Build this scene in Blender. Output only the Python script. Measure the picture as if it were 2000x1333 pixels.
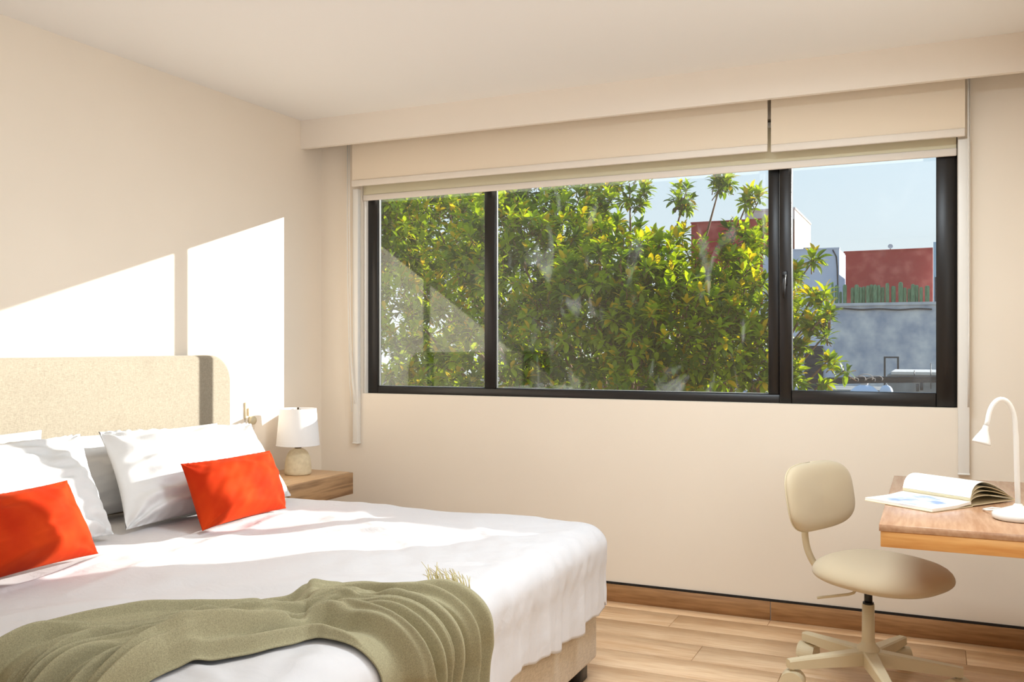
import bpy, bmesh, math, random
import numpy as np
from mathutils import Vector, Matrix, Euler
random.seed(7); rng = np.random.default_rng(7)
S = bpy.context.scene
for o in list(bpy.data.objects): bpy.data.objects.remove(o)
C = S.collection
PI = math.pi
def srgb(r, g, b):
    f = lambda c: (c/255/12.92 if c <= 10.31 else ((c/255+.055)/1.055)**2.4)
    return (f(r), f(g), f(b), 1.0)

# ------------------------------------------------------------------ camera
F_PX, YH, TH = 1814.0, 676.0, math.radians(24.45)
CAM = Vector((3.183, -4.373, 1.257))
cd = bpy.data.cameras.new('camera'); cam = bpy.data.objects.new('camera', cd); C.objects.link(cam)
cam.location = CAM; cam.rotation_euler = (PI/2, 0, TH)
cd.sensor_width = 36; cd.lens = 36*F_PX/2000; cd.shift_y = (YH-666.5)/2000; cd.clip_end = 400
S.camera = cam
RV = Vector((math.cos(TH), math.sin(TH), 0)); DV = Vector((-math.sin(TH), math.cos(TH), 0))
def at(px, py, Y):
    """world point seen at a photo pixel, on the vertical plane y = Y"""
    v = DV + RV*((px-1000)/F_PX) - Vector((0, 0, 1))*((py-YH)/F_PX)
    return CAM + v*((Y-CAM.y)/v.y)

# ------------------------------------------------------------------ world, sun, lights, exposure
SUN_E, SKY_E, FILL_E, EXPO = 8.2, .84, 28.0, 0.46
FILL_PANELS = [((2.65, -1.65), 31.0)]      # added fill panels under the ceiling, out of view: (x, y), watts
FILL_C = (.78, .905, 1.0)
w = bpy.data.worlds.new('sky'); S.world = w; w.use_nodes = True
nt = w.node_tree; nt.nodes.clear()
wo = nt.nodes.new('ShaderNodeOutputWorld'); bg = nt.nodes.new('ShaderNodeBackground')
tc = nt.nodes.new('ShaderNodeTexCoord'); sx = nt.nodes.new('ShaderNodeSeparateXYZ'); rp = nt.nodes.new('ShaderNodeValToRGB')
nt.links.new(tc.outputs['Generated'], sx.inputs[0]); nt.links.new(sx.outputs['Z'], rp.inputs[0])
nt.links.new(rp.outputs[0], bg.inputs[0]); nt.links.new(bg.outputs[0], wo.inputs[0])
e = rp.color_ramp.elements
e[0].position = 0.0; e[0].color = srgb(231, 240, 244)
e[1].position = 1.0; e[1].color = srgb(120, 170, 225)
for p, c in ((.07, (226, 238, 245)), (.2, (206, 228, 244)), (.45, (160, 200, 238))):
    k = e.new(p); k.color = srgb(*c)
bg.inputs[1].default_value = SKY_E
SUND = Vector((0.915, 1.0, 0.340)).normalized()
sl = bpy.data.lights.new('sun', 'SUN'); sl.energy = SUN_E; sl.angle = math.radians(.5); sl.color = (1, .99, .97)
so = bpy.data.objects.new('sun', sl); C.objects.link(so)
so.rotation_euler = SUND.to_track_quat('Z', 'Y').to_euler()
# added fill light along the right wall beside the camera, out of view
al = bpy.data.lights.new('side_fill_light', 'AREA'); al.shape = 'RECTANGLE'; al.size = 4.8; al.size_y = 1.35
al.energy = FILL_E; al.color = FILL_C
ao = bpy.data.objects.new('side_fill_light', al); C.objects.link(ao)
ao.location = (3.585, -4.15, 1.6); ao.rotation_euler = (0, PI/2, 0); ao.rotation_euler = Vector((1, 0, 0)).to_track_quat('Z', 'Y').to_euler()
S.view_settings.view_transform = 'Standard'; S.view_settings.look = 'None'
S.view_settings.exposure = EXPO; S.view_settings.gamma = 1; S.view_settings.use_curve_mapping = False

# ------------------------------------------------------------------ helpers: meshes
def obj(name, me, mat=None, parent=None):
    o = bpy.data.objects.new(name, me); C.objects.link(o)
    if mat is not None and len(me.materials) == 0: me.materials.append(mat)
    if parent is not None: o.parent = parent
    return o
def tag(o, label=None, cat=None, group=None, kind=None):
    if label: o['label'] = label
    if cat: o['category'] = cat
    if group: o['group'] = group
    if kind: o['kind'] = kind
    return o
def empty(name, loc=(0, 0, 0), rz=0):
    o = bpy.data.objects.new(name, None); C.objects.link(o); o.empty_display_size = .1
    o.location = loc; o.rotation_euler = (0, 0, rz); return o
class MB:
    def __init__(s): s.v = []; s.f = []; s.mi = []; s.sm = []
    def add(s, v, f, smooth=True, mi=0):
        n = len(s.v); s.v += [tuple(p) for p in v]; s.f += [tuple(i+n for i in q) for q in f]
        s.mi += [mi]*len(f); s.sm += [smooth]*len(f); return s
    def box(s, a, b):
        x0, y0, z0 = a; x1, y1, z1 = b
        v = [(x0,y0,z0),(x1,y0,z0),(x1,y1,z0),(x0,y1,z0),(x0,y0,z1),(x1,y0,z1),(x1,y1,z1),(x0,y1,z1)]
        return s.add(v, [(0,3,2,1),(4,5,6,7),(0,1,5,4),(1,2,6,5),(2,3,7,6),(3,0,4,7)], False)
    def rbox(s, a, b, r=.005, seg=2):
        bm = bmesh.new(); bmesh.ops.create_cube(bm, size=1)
        for v in bm.verts:
            v.co = Vector([(a[i]+b[i])/2 + v.co[i]*(b[i]-a[i]) for i in range(3)])
        bmesh.ops.bevel(bm, geom=list(bm.edges), offset=r, segments=seg, profile=.5, affect='EDGES')
        bm.verts.index_update()
        s.add([v.co[:] for v in bm.verts], [[v.index for v in f.verts] for f in bm.faces], True); bm.free(); return s
    def tube(s, pts, r, n=10, cap=True):
        pts = [Vector(p) for p in pts]; rs = r if isinstance(r, (list, tuple)) else [r]*len(pts)
        v = []; f = []; up = None
        for i, p in enumerate(pts):
            t = (pts[min(i+1, len(pts)-1)]-pts[max(i-1, 0)]).normalized()
            if up is None: up = Vector((0, 0, 1)) if abs(t.z) < .9 else Vector((1, 0, 0))
            a = (up - t*up.dot(t)).normalized(); up = a; b = t.cross(a)
            for k in range(n):
                q = 2*PI*k/n; v.append(p+a*(rs[i]*math.cos(q))+b*(rs[i]*math.sin(q)))
        for i in range(len(pts)-1):
            for k in range(n):
                f.append((i*n+k, i*n+(k+1) % n, (i+1)*n+(k+1) % n, (i+1)*n+k))
        if cap: f.append(tuple(range(n-1, -1, -1))); f.append(tuple((len(pts)-1)*n+k for k in range(n)))
        return s.add(v, f, True)
    def lathe(s, prof, c=(0, 0, 0), n=40, cap=True, axis=None):
        v = []; f = []
        for (r, z) in prof:
            for k in range(n):
                q = 2*PI*k/n; v.append((c[0]+r*math.cos(q), c[1]+r*math.sin(q), c[2]+z))
        for i in range(len(prof)-1):
            for k in range(n): f.append((i*n+k, i*n+(k+1) % n, (i+1)*n+(k+1) % n, (i+1)*n+k))
        if cap:
            f.append(tuple(range(n-1, -1, -1))); f.append(tuple((len(prof)-1)*n+k for k in range(n)))
        return s.add(v, f, True)
    def grid(s, P, close=False):
        nu, nv = P.shape[:2]; idx = np.arange(nu*nv).reshape(nu, nv)
        f = np.stack([idx[:-1, :-1], idx[1:, :-1], idx[1:, 1:], idx[:-1, 1:]], -1).reshape(-1, 4)
        return s.add(P.reshape(-1, 3).tolist(), f.tolist(), True)
    def mesh(s, name, mats=()):
        me = bpy.data.meshes.new(name); me.from_pydata(s.v, [], s.f)
        for m in mats: me.materials.append(m)
        me.polygons.foreach_set('use_smooth', s.sm)
        if len(mats) > 1: me.polygons.foreach_set('material_index', s.mi)
        me.update(); return me
    def build(s, name, mat=None, parent=None, autosmooth=None):
        o = obj(name, s.mesh(name), mat, parent)
        if autosmooth:
            m = o.modifiers.new('edges', 'EDGE_SPLIT'); m.split_angle = math.radians(autosmooth)
        return o
def box(name, a, b, mat, parent=None, r=0, seg=2):
    m = MB(); m.rbox(a, b, r, seg) if r else m.box(a, b)
    return m.build(name, mat, parent)
def loc_box(name, size, mat, parent, loc=(0,0,0), r=.004):
    s = Vector(size)/2; l = Vector(loc)
    return box(name, l-s, l+s, mat, parent, r)

# ------------------------------------------------------------------ helpers: materials
def mat(name, col, rough=.6, **k):
    m = bpy.data.materials.new(name); m.use_nodes = True
    b = m.node_tree.nodes['Principled BSDF']
    b.inputs['Base Color'].default_value = col if len(col) == 4 else (*col, 1)
    b.inputs['Roughness'].default_value = rough
    for kk, v in k.items(): b.inputs[kk.replace('_', ' ')].default_value = v
    return m
def N(m, t, **k):
    n = m.node_tree.nodes.new(t)
    for a, v in k.items():
        if hasattr(n, a): setattr(n, a, v)
        else: n.inputs[a.replace('_', ' ')].default_value = v
    return n
def L(m, a, b): m.node_tree.links.new(a, b)
def bsdf(m): return m.node_tree.nodes['Principled BSDF']
def add_noise(m, c1, c2, scale=4, detail=4, stretch=(1, 1, 1), bump=0, bdist=.01, coord='Object', pos=(.35, .65), rnd=False):
    t = N(m, 'ShaderNodeTexCoord'); mp = N(m, 'ShaderNodeMapping'); mp.inputs['Scale'].default_value = stretch
    L(m, t.outputs[coord], mp.inputs[0])
    if rnd:
        oi = N(m, 'ShaderNodeObjectInfo'); mu = N(m, 'ShaderNodeMath', operation='MULTIPLY'); mu.inputs[1].default_value = 37.0
        L(m, oi.outputs['Random'], mu.inputs[0]); L(m, mu.outputs[0], mp.inputs['Location'])
    n = N(m, 'ShaderNodeTexNoise'); n.inputs['Scale'].default_value = scale; n.inputs['Detail'].default_value = detail
    L(m, mp.outputs[0], n.inputs['Vector'])
    r = N(m, 'ShaderNodeValToRGB'); r.color_ramp.elements[0].position = pos[0]; r.color_ramp.elements[1].position = pos[1]
    r.color_ramp.elements[0].color = c1; r.color_ramp.elements[1].color = c2
    L(m, n.outputs[0], r.inputs[0]); L(m, r.outputs[0], bsdf(m).inputs['Base Color'])
    if bump:
        bu = N(m, 'ShaderNodeBump'); bu.inputs['Strength'].default_value = bump; bu.inputs['Distance'].default_value = bdist
        L(m, n.outputs[0], bu.inputs['Height']); L(m, bu.outputs[0], bsdf(m).inputs['Normal'])
    return m, n, r, mp
def wood(name, dark, light, axis='X', scale=1.0, rough=.45, rnd=True, ring=.35):
    """grain running along one axis: stretched fine noise over broad warped rings"""
    m = mat(name, light, rough)
    t = N(m, 'ShaderNodeTexCoord'); mp = N(m, 'ShaderNodeMapping')
    st = {'X': (.09, 1, 1), 'Y': (1, .09, 1), 'Z': (1, 1, .09)}[axis]
    mp.inputs['Scale'].default_value = [q*scale for q in st]
    L(m, t.outputs['Object'], mp.inputs[0])
    if rnd:
        oi = N(m, 'ShaderNodeObjectInfo'); mu = N(m, 'ShaderNodeMath', operation='MULTIPLY'); mu.inputs[1].default_value = 53.0
        L(m, oi.outputs['Random'], mu.inputs[0]); L(m, mu.outputs[0], mp.inputs['Location'])
    n1 = N(m, 'ShaderNodeTexNoise'); n1.inputs['Scale'].default_value = 90; n1.inputs['Detail'].default_value = 3
    n2 = N(m, 'ShaderNodeTexNoise'); n2.inputs['Scale'].default_value = 6; n2.inputs['Detail'].default_value = 2; n2.inputs['Distortion'].default_value = .6
    L(m, mp.outputs[0], n1.inputs['Vector']); L(m, mp.outputs[0], n2.inputs['Vector'])
    sn = N(m, 'ShaderNodeMath', operation='MULTIPLY'); sn.inputs[1].default_value = 42; L(m, n2.outputs[0], sn.inputs[0])
    si = N(m, 'ShaderNodeMath', operation='SINE'); L(m, sn.outputs[0], si.inputs[0])
    ma = N(m, 'ShaderNodeMath', operation='MULTIPLY_ADD'); ma.inputs[1].default_value = .5*ring; ma.inputs[2].default_value = 0
    L(m, si.outputs[0], ma.inputs[0])
    ad = N(m, 'ShaderNodeMath', operation='ADD'); L(m, ma.outputs[0], ad.inputs[0]); L(m, n1.outputs[0], ad.inputs[1])
    ad2 = N(m, 'ShaderNodeMath', operation='MULTIPLY_ADD'); ad2.inputs[1].default_value = .6; L(m, n2.outputs[0], ad2.inputs[0]); 
    sb = N(m, 'ShaderNodeMath', operation='SUBTRACT'); sb.inputs[1].default_value = .3; L(m, ad.outputs[0], sb.inputs[0]); L(m, sb.outputs[0], ad2.inputs[2])
    r = N(m, 'ShaderNodeValToRGB'); r.color_ramp.elements[0].position = .25; r.color_ramp.elements[1].position = .75
    r.color_ramp.elements[0].color = dark; r.color_ramp.elements[1].color = light
    L(m, ad2.outputs[0], r.inputs[0])
    if rnd:
        hs = N(m, 'ShaderNodeHueSaturation'); mr = N(m, 'ShaderNodeMapRange'); mr.inputs['To Min'].default_value = .88; mr.inputs['To Max'].default_value = 1.1
        L(m, oi.outputs['Random'], mr.inputs[0]); L(m, mr.outputs[0], hs.inputs['Value']); L(m, r.outputs[0], hs.inputs['Color']); L(m, hs.outputs[0], bsdf(m).inputs['Base Color'])
    else: L(m, r.outputs[0], bsdf(m).inputs['Base Color'])
    bu = N(m, 'ShaderNodeBump'); bu.inputs['Strength'].default_value = .15; bu.inputs['Distance'].default_value = .002
    L(m, n1.outputs[0], bu.inputs['Height']); L(m, bu.outputs[0], bsdf(m).inputs['Normal'])
    return m
def weave(name, c1, c2, scale=420, rough=.9, sheen=.2, bump=.25):
    """coarse linen: two crossed, stretched noises"""
    m = mat(name, c2, rough); bsdf(m).inputs['Sheen Weight'].default_value = sheen
    t = N(m, 'ShaderNodeTexCoord'); outs = []
    for st in ((1, .1, 1), (1, 1, .1)):
        mp = N(m, 'ShaderNodeMapping'); mp.inputs['Scale'].default_value = st; L(m, t.outputs['Object'], mp.inputs[0])
        n = N(m, 'ShaderNodeTexNoise'); n.inputs['Scale'].default_value = scale; n.inputs['Detail'].default_value = 2; L(m, mp.outputs[0], n.inputs['Vector']); outs.append(n)
    ad = N(m, 'ShaderNodeMath', operation='ADD'); L(m, outs[0].outputs[0], ad.inputs[0]); L(m, outs[1].outputs[0], ad.inputs[1])
    ml = N(m, 'ShaderNodeMath', operation='MULTIPLY'); ml.inputs[1].default_value = .5; L(m, ad.outputs[0], ml.inputs[0])
    r = N(m, 'ShaderNodeValToRGB'); r.color_ramp.elements[0].position = .36; r.color_ramp.elements[1].position = .62
    r.color_ramp.elements[0].color = c1; r.color_ramp.elements[1].color = c2
    L(m, ml.outputs[0], r.inputs[0]); L(m, r.outputs[0], bsdf(m).inputs['Base Color'])
    bu = N(m, 'ShaderNodeBump'); bu.inputs['Strength'].default_value = bump; bu.inputs['Distance'].default_value = .002
    L(m, ml.outputs[0], bu.inputs['Height']); L(m, bu.outputs[0], bsdf(m).inputs['Normal'])
    return m
def cloth(name, c, rough=.85, sheen=.15, wr=.0, scale=9):
    m = mat(name, c, rough); bsdf(m).inputs['Sheen Weight'].default_value = sheen
    if wr:
        t = N(m, 'ShaderNodeTexCoord'); n = N(m, 'ShaderNodeTexNoise'); n.inputs['Scale'].default_value = scale; n.inputs['Detail'].default_value = 5; n.inputs['Distortion'].default_value = 1.2
        L(m, t.outputs['Object'], n.inputs['Vector'])
        bu = N(m, 'ShaderNodeBump'); bu.inputs['Strength'].default_value = wr; bu.inputs['Distance'].default_value = .01
        L(m, n.outputs[0], bu.inputs['Height']); L(m, bu.outputs[0], bsdf(m).inputs['Normal'])
    return m

M = {}
M['wall'] = mat('wall_paint', srgb(243, 229, 211), .75)
M['ceiling'] = mat('ceiling_paint', srgb(250, 246, 241), .8)
add_noise(M['wall'], srgb(242, 228, 210), srgb(244, 230, 212), 2.2, 2, bump=.04, bdist=.002)
M['fascia'] = mat('fascia_paint', srgb(246, 234, 220), .7)
M['outer'] = mat('outer_render', srgb(200, 190, 180), .9)
M['plank'] = wood('plank_oak', srgb(212, 168, 124), srgb(238, 203, 163), 'X', 1.0, .34, ring=.12)
M['grout'] = mat('grout', srgb(170, 132, 96), .9)
M['base'] = wood('baseboard_oak', srgb(138, 96, 56), srgb(176, 130, 84), 'X', 1.0, .5, ring=.12)
M['gap'] = mat('shadow_gap_black', srgb(22, 18, 16), .6)
M['oak'] = wood('oak_veneer', srgb(196, 150, 104), srgb(224, 184, 138), 'Y', 1.0, .4, rnd=False, ring=.2)
M['oak_x'] = wood('oak_veneer_end', srgb(218, 150, 80), srgb(238, 180, 108), 'X', 1.0, .45, rnd=False, ring=.15)
M['oak_top'] = wood('oak_veneer_top', srgb(182, 136, 102), srgb(204, 162, 128), 'Y', 1.0, .22, rnd=False, ring=.15)
M['oak_shaded'] = wood('oak_front_shaded', srgb(140, 104, 68), srgb(182, 142, 100), 'Y', 1.0, .45, rnd=False, ring=.5)  # stronger grain; oak darkened to paint the shade on the drawer front
M['black'] = mat('black_aluminium', srgb(26, 22, 20), .38)
M['gasket_glint'] = mat('pale_gasket_glint', srgb(140, 140, 136), .5)
M['white_plastic'] = mat('white_plastic', srgb(240, 234, 225), .4)
M['white_metal'] = mat('white_lacquer', srgb(247, 243, 236), .3)
M['blind'] = mat('blind_fabric', srgb(240, 222, 198), .85)
M['blind_in'] = mat('blind_fabric_inner', srgb(222, 210, 178), .85)
M['blind_bar'] = mat('blind_bar', srgb(238, 226, 212), .5)
M['linen'] = weave('headboard_linen', srgb(136, 124, 105), srgb(168, 155, 134), 900)
M['linen_base'] = weave('base_linen', srgb(176, 152, 122), srgb(208, 186, 154), 380)
M['sheet'] = cloth('white_cotton', srgb(212, 206, 204), .8, .1, .28, 12)
M['pillow'] = cloth('pillow_cotton', srgb(214, 211, 208), .8, .1, .12, 16)
M['velvet'] = cloth('orange_velvet', srgb(205, 56, 18), .85, .10, .0)
add_noise(M['velvet'], srgb(172, 40, 8), srgb(190, 57, 14), 7, 3, bump=.05)
bsdf(M['velvet']).inputs['Specular IOR Level'].default_value = .1
bsdf(M['velvet']).inputs['Sheen Tint'].default_value = srgb(255, 120, 60)
M['throw'] = cloth('olive_wool', srgb(140, 130, 88), .95, .12)
add_noise(M['throw'], srgb(140, 130, 100), srgb(170, 159, 124), 420, 2, bump=.25, bdist=.001, pos=(.3, .7))
bsdf(M['throw']).inputs['Sheen Tint'].default_value = srgb(215, 210, 175)
M['fringe'] = mat('fringe', srgb(205, 188, 130), .9)
M['shade'] = mat('lamp_shade_white', srgb(246, 240, 236), .8)
M['concrete_lamp'] = mat('sandy_ceramic', srgb(204, 184, 146), .9)
add_noise(M['concrete_lamp'], srgb(216, 197, 162), srgb(230, 212, 178), 40, 4, bump=.2, bdist=.002)
M['brass'] = mat('dark_brass', srgb(95, 78, 55), .4, Metallic=.8)
M['chair_fabric'] = cloth('chair_fabric', srgb(205, 186, 154), .8, .25)
M['chair_metal'] = mat('chair_metal', srgb(216, 199, 164), .4)
M['chair_black'] = mat('chair_black', srgb(18, 17, 18), .35)
M['paper'] = mat('paper', srgb(248, 243, 230), .8)
M['paper_edge'] = mat('paper_edge', srgb(232, 216, 180), .9)

# glass: a clear sheet, half-mirroring by angle, with a few faint wiped smears
def glass_mat(name, smear):
    m = bpy.data.materials.new(name); m.use_nodes = True; t = m.node_tree; t.nodes.clear()
    o = N(m, 'ShaderNodeOutputMaterial'); tr = N(m, 'ShaderNodeBsdfTransparent'); gl = N(m, 'ShaderNodeBsdfGlossy'); gl.inputs['Roughness'].default_value = 0.0
    tr.inputs[0].default_value = (.975, .985, .975, 1)
    lw = N(m, 'ShaderNodeLayerWeight'); lw.inputs[0].default_value = .5
    p = N(m, 'ShaderNodeMath', operation='POWER'); p.inputs[1].default_value = 5; L(m, lw.outputs['Facing'], p.inputs[0])
    ma = N(m, 'ShaderNodeMath', operation='MULTIPLY_ADD'); ma.inputs[1].default_value = .92; ma.inputs[2].default_value = .072; L(m, p.outputs[0], ma.inputs[0])
    mx = N(m, 'ShaderNodeMixShader'); L(m, ma.outputs[0], mx.inputs[0]); L(m, tr.outputs[0], mx.inputs[1]); L(m, gl.outputs[0], mx.inputs[2])
    # faint wiped smears of dust
    t_ = N(m, 'ShaderNodeTexCoord'); mp = N(m, 'ShaderNodeMapping'); mp.inputs['Rotation'].default_value = (0, .5, 0); mp.inputs['Scale'].default_value = (3.2, 1, 1.1); L(m, t_.outputs['Object'], mp.inputs[0])
    n = N(m, 'ShaderNodeTexNoise'); n.inputs['Scale'].default_value = 2.2; n.inputs['Detail'].default_value = 7; n.inputs['Distortion'].default_value = 1.1; L(m, mp.outputs[0], n.inputs['Vector'])
    mr = N(m, 'ShaderNodeMapRange'); mr.inputs['From Min'].default_value = .60; mr.inputs['From Max'].default_value = .78; mr.inputs['To Max'].default_value = smear; L(m, n.outputs[0], mr.inputs[0])
    tl = N(m, 'ShaderNodeBsdfTranslucent'); tl.inputs[0].default_value = (.8, .8, .78, 1)
    m2 = N(m, 'ShaderNodeMixShader'); L(m, mr.outputs[0], m2.inputs[0]); L(m, mx.outputs[0], m2.inputs[1]); L(m, tl.outputs[0], m2.inputs[2])
    L(m, m2.outputs[0], o.inputs[0])
    return m
M['glass'] = glass_mat('window_glass', .015); M['glass_smeared'] = glass_mat('window_glass_wiped', .075)

# ------------------------------------------------------------------ structure
XR, YB, ZC = 3.62, -7.0, 2.5          # right wall, rear wall, ceiling
OX0, OX1, OZ0, OZ1 = .271, 3.273, .992, 2.30   # main window opening
floor = MB().box((-.2, YB-.2, -.2), (XR+.2, .16, -.006)).build('floor', M['grout']); tag(floor, 'oak plank floor of the bedroom', kind='structure')
plank_meshes = {}
def plank(x0, x1, y0, y1):
    k = (round(x1-x0, 3), round(y1-y0, 3))
    if k not in plank_meshes:
        lx, ly = k; plank_meshes[k] = MB().rbox((-lx/2, -ly/2, -.012), (lx/2, ly/2, 0), .0012, 1).mesh('plank')
    o = obj('plank', plank_meshes[k], M['plank'], floor); o.location = ((x0+x1)/2, (y0+y1)/2, 0); return o
g = .0022; W = .2; y = .0; row = 0; offs = [.10, .50, .90, .30, .70]
ys = [0, -.1]
while ys[-1] > YB: ys.append(max(YB, ys[-1]-W))
starts = [.1, -.29, .45, .9, .25, .7]
for i in range(len(ys)-1):
    x = -1.2+[.1, .90, .45, 1.1, .25, .7][i % 6]
    while x < XR:
        a, b = max(0, x), min(XR, x+1.2)
        if b-a > .02: plank(a+g/2, b-g/2, ys[i+1]+g/2, ys[i]-g/2)
        x += 1.2
tag(MB().box((-.2, YB-.2, ZC), (XR+.2, .16, ZC+.2)).build('ceiling', M['ceiling']), 'smooth off-white ceiling', kind='structure')
tag(MB().box((-.2, YB-.2, -.2), (0, .16, ZC+.1)).build('wall_left', M['wall']), 'cream wall behind the headboard, streaked with sunlight', kind='structure')
ww = MB()
ww.box((0, 0, -.006), (OX0, .16, ZC)); ww.box((OX1, 0, -.006), (XR+.2, .16, ZC)); ww.box((OX0, 0, -.006), (OX1, .16, OZ0)); ww.box((OX0, 0, OZ1), (OX1, .16, ZC))
tag(ww.build('wall_window', M['wall']), 'cream wall around the wide black window', kind='structure')
W2 = (-6.6, -1.7, .9, 2.3)
wr = MB(); wr.box((XR, YB-.2, -.006), (XR+.15, W2[0], ZC)); wr.box((XR, W2[1], -.006), (XR+.15, 0, ZC))
wr.box((XR, W2[0], -.006), (XR+.15, W2[1], W2[2])); wr.box((XR, W2[0], W2[3]), (XR+.15, W2[1], ZC))
tag(wr.build('wall_right', M['wall']), 'cream wall carrying the oak desk', kind='structure')
tag(MB().box((0, YB-.2, -.006), (XR, YB, ZC)).build('wall_rear', M['wall']), 'cream wall behind the photographer', kind='structure')
# made-up window with a drawn shade, added behind the side fill light
w2 = empty('added_window_2', (XR+.06, -4.15, .9)); tag(w2, 'added out-of-view window with a drawn shade behind the side fill light', kind='structure')
f2 = MB(); 
for a, b in (((XR+.03, W2[0], W2[2]), (XR+.1, W2[1], W2[2]+.05)), ((XR+.03, W2[0], W2[3]-.05), (XR+.1, W2[1], W2[3])), ((XR+.03, W2[0], W2[2]), (XR+.1, W2[0]+.05, W2[3])), ((XR+.03, W2[1]-.05, W2[2]), (XR+.1, W2[1], W2[3]))): f2.box(a, b)
o = f2.build('frame', M['black'], w2); o.matrix_parent_inverse = Matrix.Translation(-w2.location)
o = MB().box((XR+.025, W2[0], W2[2]), (XR+.028, W2[1], W2[3])).build('added_shade', M['shade'], w2); o.matrix_parent_inverse = Matrix.Translation(-w2.location)

# fill panels added below the ceiling to brighten the room, unseen
for (lx, ly), lw_ in FILL_PANELS:
    r = empty('ceiling_fill_panel', (lx, ly, ZC)); tag(r, 'added white fill panel under the ceiling above the foot of the bed' if lx < 2 else 'added white fill panel under the ceiling above the desk chair', 'fill light', 'added fill panels')
    m = MB()
    for a, b in (((-.5, -.26, -.03), (.5, -.24, -.0005)), ((-.5, .24, -.03), (.5, .26, -.0005)), ((-.5, -.24, -.03), (-.48, .24, -.0005)), ((.48, -.24, -.03), (.5, .24, -.0005))): m.box(a, b)
    m.build('frame', M['white_plastic'], r)
    pl_ = bpy.data.lights.new('panel_fill', 'AREA'); pl_.shape = 'RECTANGLE'; pl_.size = .95; pl_.size_y = .47; pl_.energy = lw_; pl_.color = FILL_C
    po = bpy.data.objects.new('panel_fill', pl_); C.objects.link(po); po.parent = r; po.location = (0, 0, -.012)
# fascia that hides the blind rollers
tag(box('trim_1', (0.0, -.192, 2.345), (XR, -.165, ZC), M['fascia']), 'long cream fascia hanging from the ceiling before the blinds', kind='structure')
# baseboards with the black shadow gap above
bb = empty('baseboard_window', (0, 0, 0)); tag(bb, 'oak skirting boards under the window wall', kind='structure')
for a, b in ((.0, .1), (.1, 1.3), (1.3, 2.499), (2.501, XR)):
    box('board', (a+.0008, -.012, 0), (b-.0008, -.0005, .084), M['base'], bb, .001, 1)
tag(box('trim_2', (0, -.006, .0845), (XR, -.0005, .095), M['gap']), 'black shadow gap above the skirting boards', kind='structure')
bl = empty('baseboard_left', (0, 0, 0)); tag(bl, 'oak skirting boards along the headboard wall', kind='structure')
y = -.014
while y > YB:
    b = max(YB, y-1.2); box('board', (.0005, b+.0008, 0), (.012, y-.0008, .084), M['base'], bl, .001, 1); y = b

# ------------------------------------------------------------------ main window
win = empty('window_1', (0, 0, 0)); tag(win, 'wide black aluminium window with two fixed panes and a casement', kind='structure')
FY0, FY1 = .045, .085
def bar(name, x0, x1, z0, z1, y0=FY0, y1=FY1, m='black', par=None, r=.003): return box(name, (x0, y0, z0), (x1, y1, z1), M[m], par or win, r, 1)
bar('frame_jamb', OX0+.014, .350, .985, 2.3); bar('frame_jamb', 3.235, OX1, .985, 2.3)
bar('frame_sill', .350, 3.235, .985, 1.032); bar('frame_head', .350, 3.235, 2.24, 2.3)
bar('mullion', 1.013, 1.078, 1.032, 2.24, .045, .072); bar('mullion', 2.481, 2.532, 1.032, 2.24, .045, .08)
# plaster reveal strip left of the frame
bar('reveal_strip', OX0, OX0+.014, .985, 2.3, .02, .12, 'white_plastic')
# pale glazing gaskets; the strip right of the mullion paints a reflection on it
for x in (.350, 1.078): bar('gasket_glint', x, x+.007, 1.032, 2.24, .052, .066, 'gasket_glint')
for x0, x1 in ((.357, 1.013), (1.085, 2.481)): bar('gasket_glint', x0, x1, 1.032, 1.037, .052, .066, 'gasket_glint')
def pane(x0, x1, z0, z1, y, m='glass'):
    return MB().box((x0, y, z0), (x1, y+.005, z1)).build('pane', M[m], win)
pane(.350, 1.013, 1.032, 2.24, .060); pane(1.078, 2.481, 1.032, 2.24, .060, 'glass_smeared')
# casement sash in front of the frame
sash = empty('sash'); sash.parent = win
SX0, SX1, SZ0, SZ1 = 2.534, 3.262, .994, 2.285
bar('sash_stile', SX0, 2.588, SZ0, SZ1, .028, .08, par=sash); bar('sash_stile', 3.190, SX1, SZ0, SZ1, .028, .08, par=sash)
bar('sash_rail', 2.588, 3.190, SZ0, 1.053, .028, .08, par=sash); bar('sash_rail', 2.588, 3.190, 2.22, SZ1, .028, .08, par=sash)
MB().box((2.588, .055, 1.053), (3.190, .060, 2.22)).build('pane', M['glass'], win)
h = MB(); h.rbox((2.548, .016, 1.535), (2.570, .029, 1.60), .003); h.rbox((2.550, .002, 1.565), (2.567, .017, 1.585), .003)
h.tube([(2.558, .004, 1.578), (2.558, -.004, 1.56), (2.558, -.008, 1.52), (2.558, -.006, 1.475)], [.008, .008, .007, .006])
h.build('handle', M['black'], win)

# ------------------------------------------------------------------ blinds
def blind(label, x0, x1, y, zbar, fabric, barh=.034, over=.0):
    r = empty('roller_blind', ((x0+x1)/2, y, zbar)); tag(r, label, 'blind', 'roller blinds over the wide window')
    c = r.location
    def P(o): o.matrix_parent_inverse = Matrix.Translation(-c); return o
    P(MB().box((x0+over, y-.0008, zbar+barh), (x1-over, y+.0008, 2.455)).build('fabric', M[fabric], r))
    P(box('bottom_bar', (x0, y-.008, zbar), (x1, y+.008, zbar+barh), M['blind_bar'], r, .004))
    m = MB(); m.tube([(x0, y+.02, 2.46), (x1, y+.02, 2.46)], .022, 14); P(m.build('roller', M['white_plastic'], r))
    return r, P
def chain(P, r, pts, rad=.0022):
    m = MB(); m.tube(pts, rad, 6); P(m.build('chain', M['white_plastic'], r))
b1, P1 = blind('long cream roller blind rolled up above the two fixed panes', .250, 2.495, -.06, 2.138, 'blind')
b2, P2 = blind('short cream roller blind rolled up above the casement', 2.510, 3.300, -.06, 2.133, 'blind')
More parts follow.
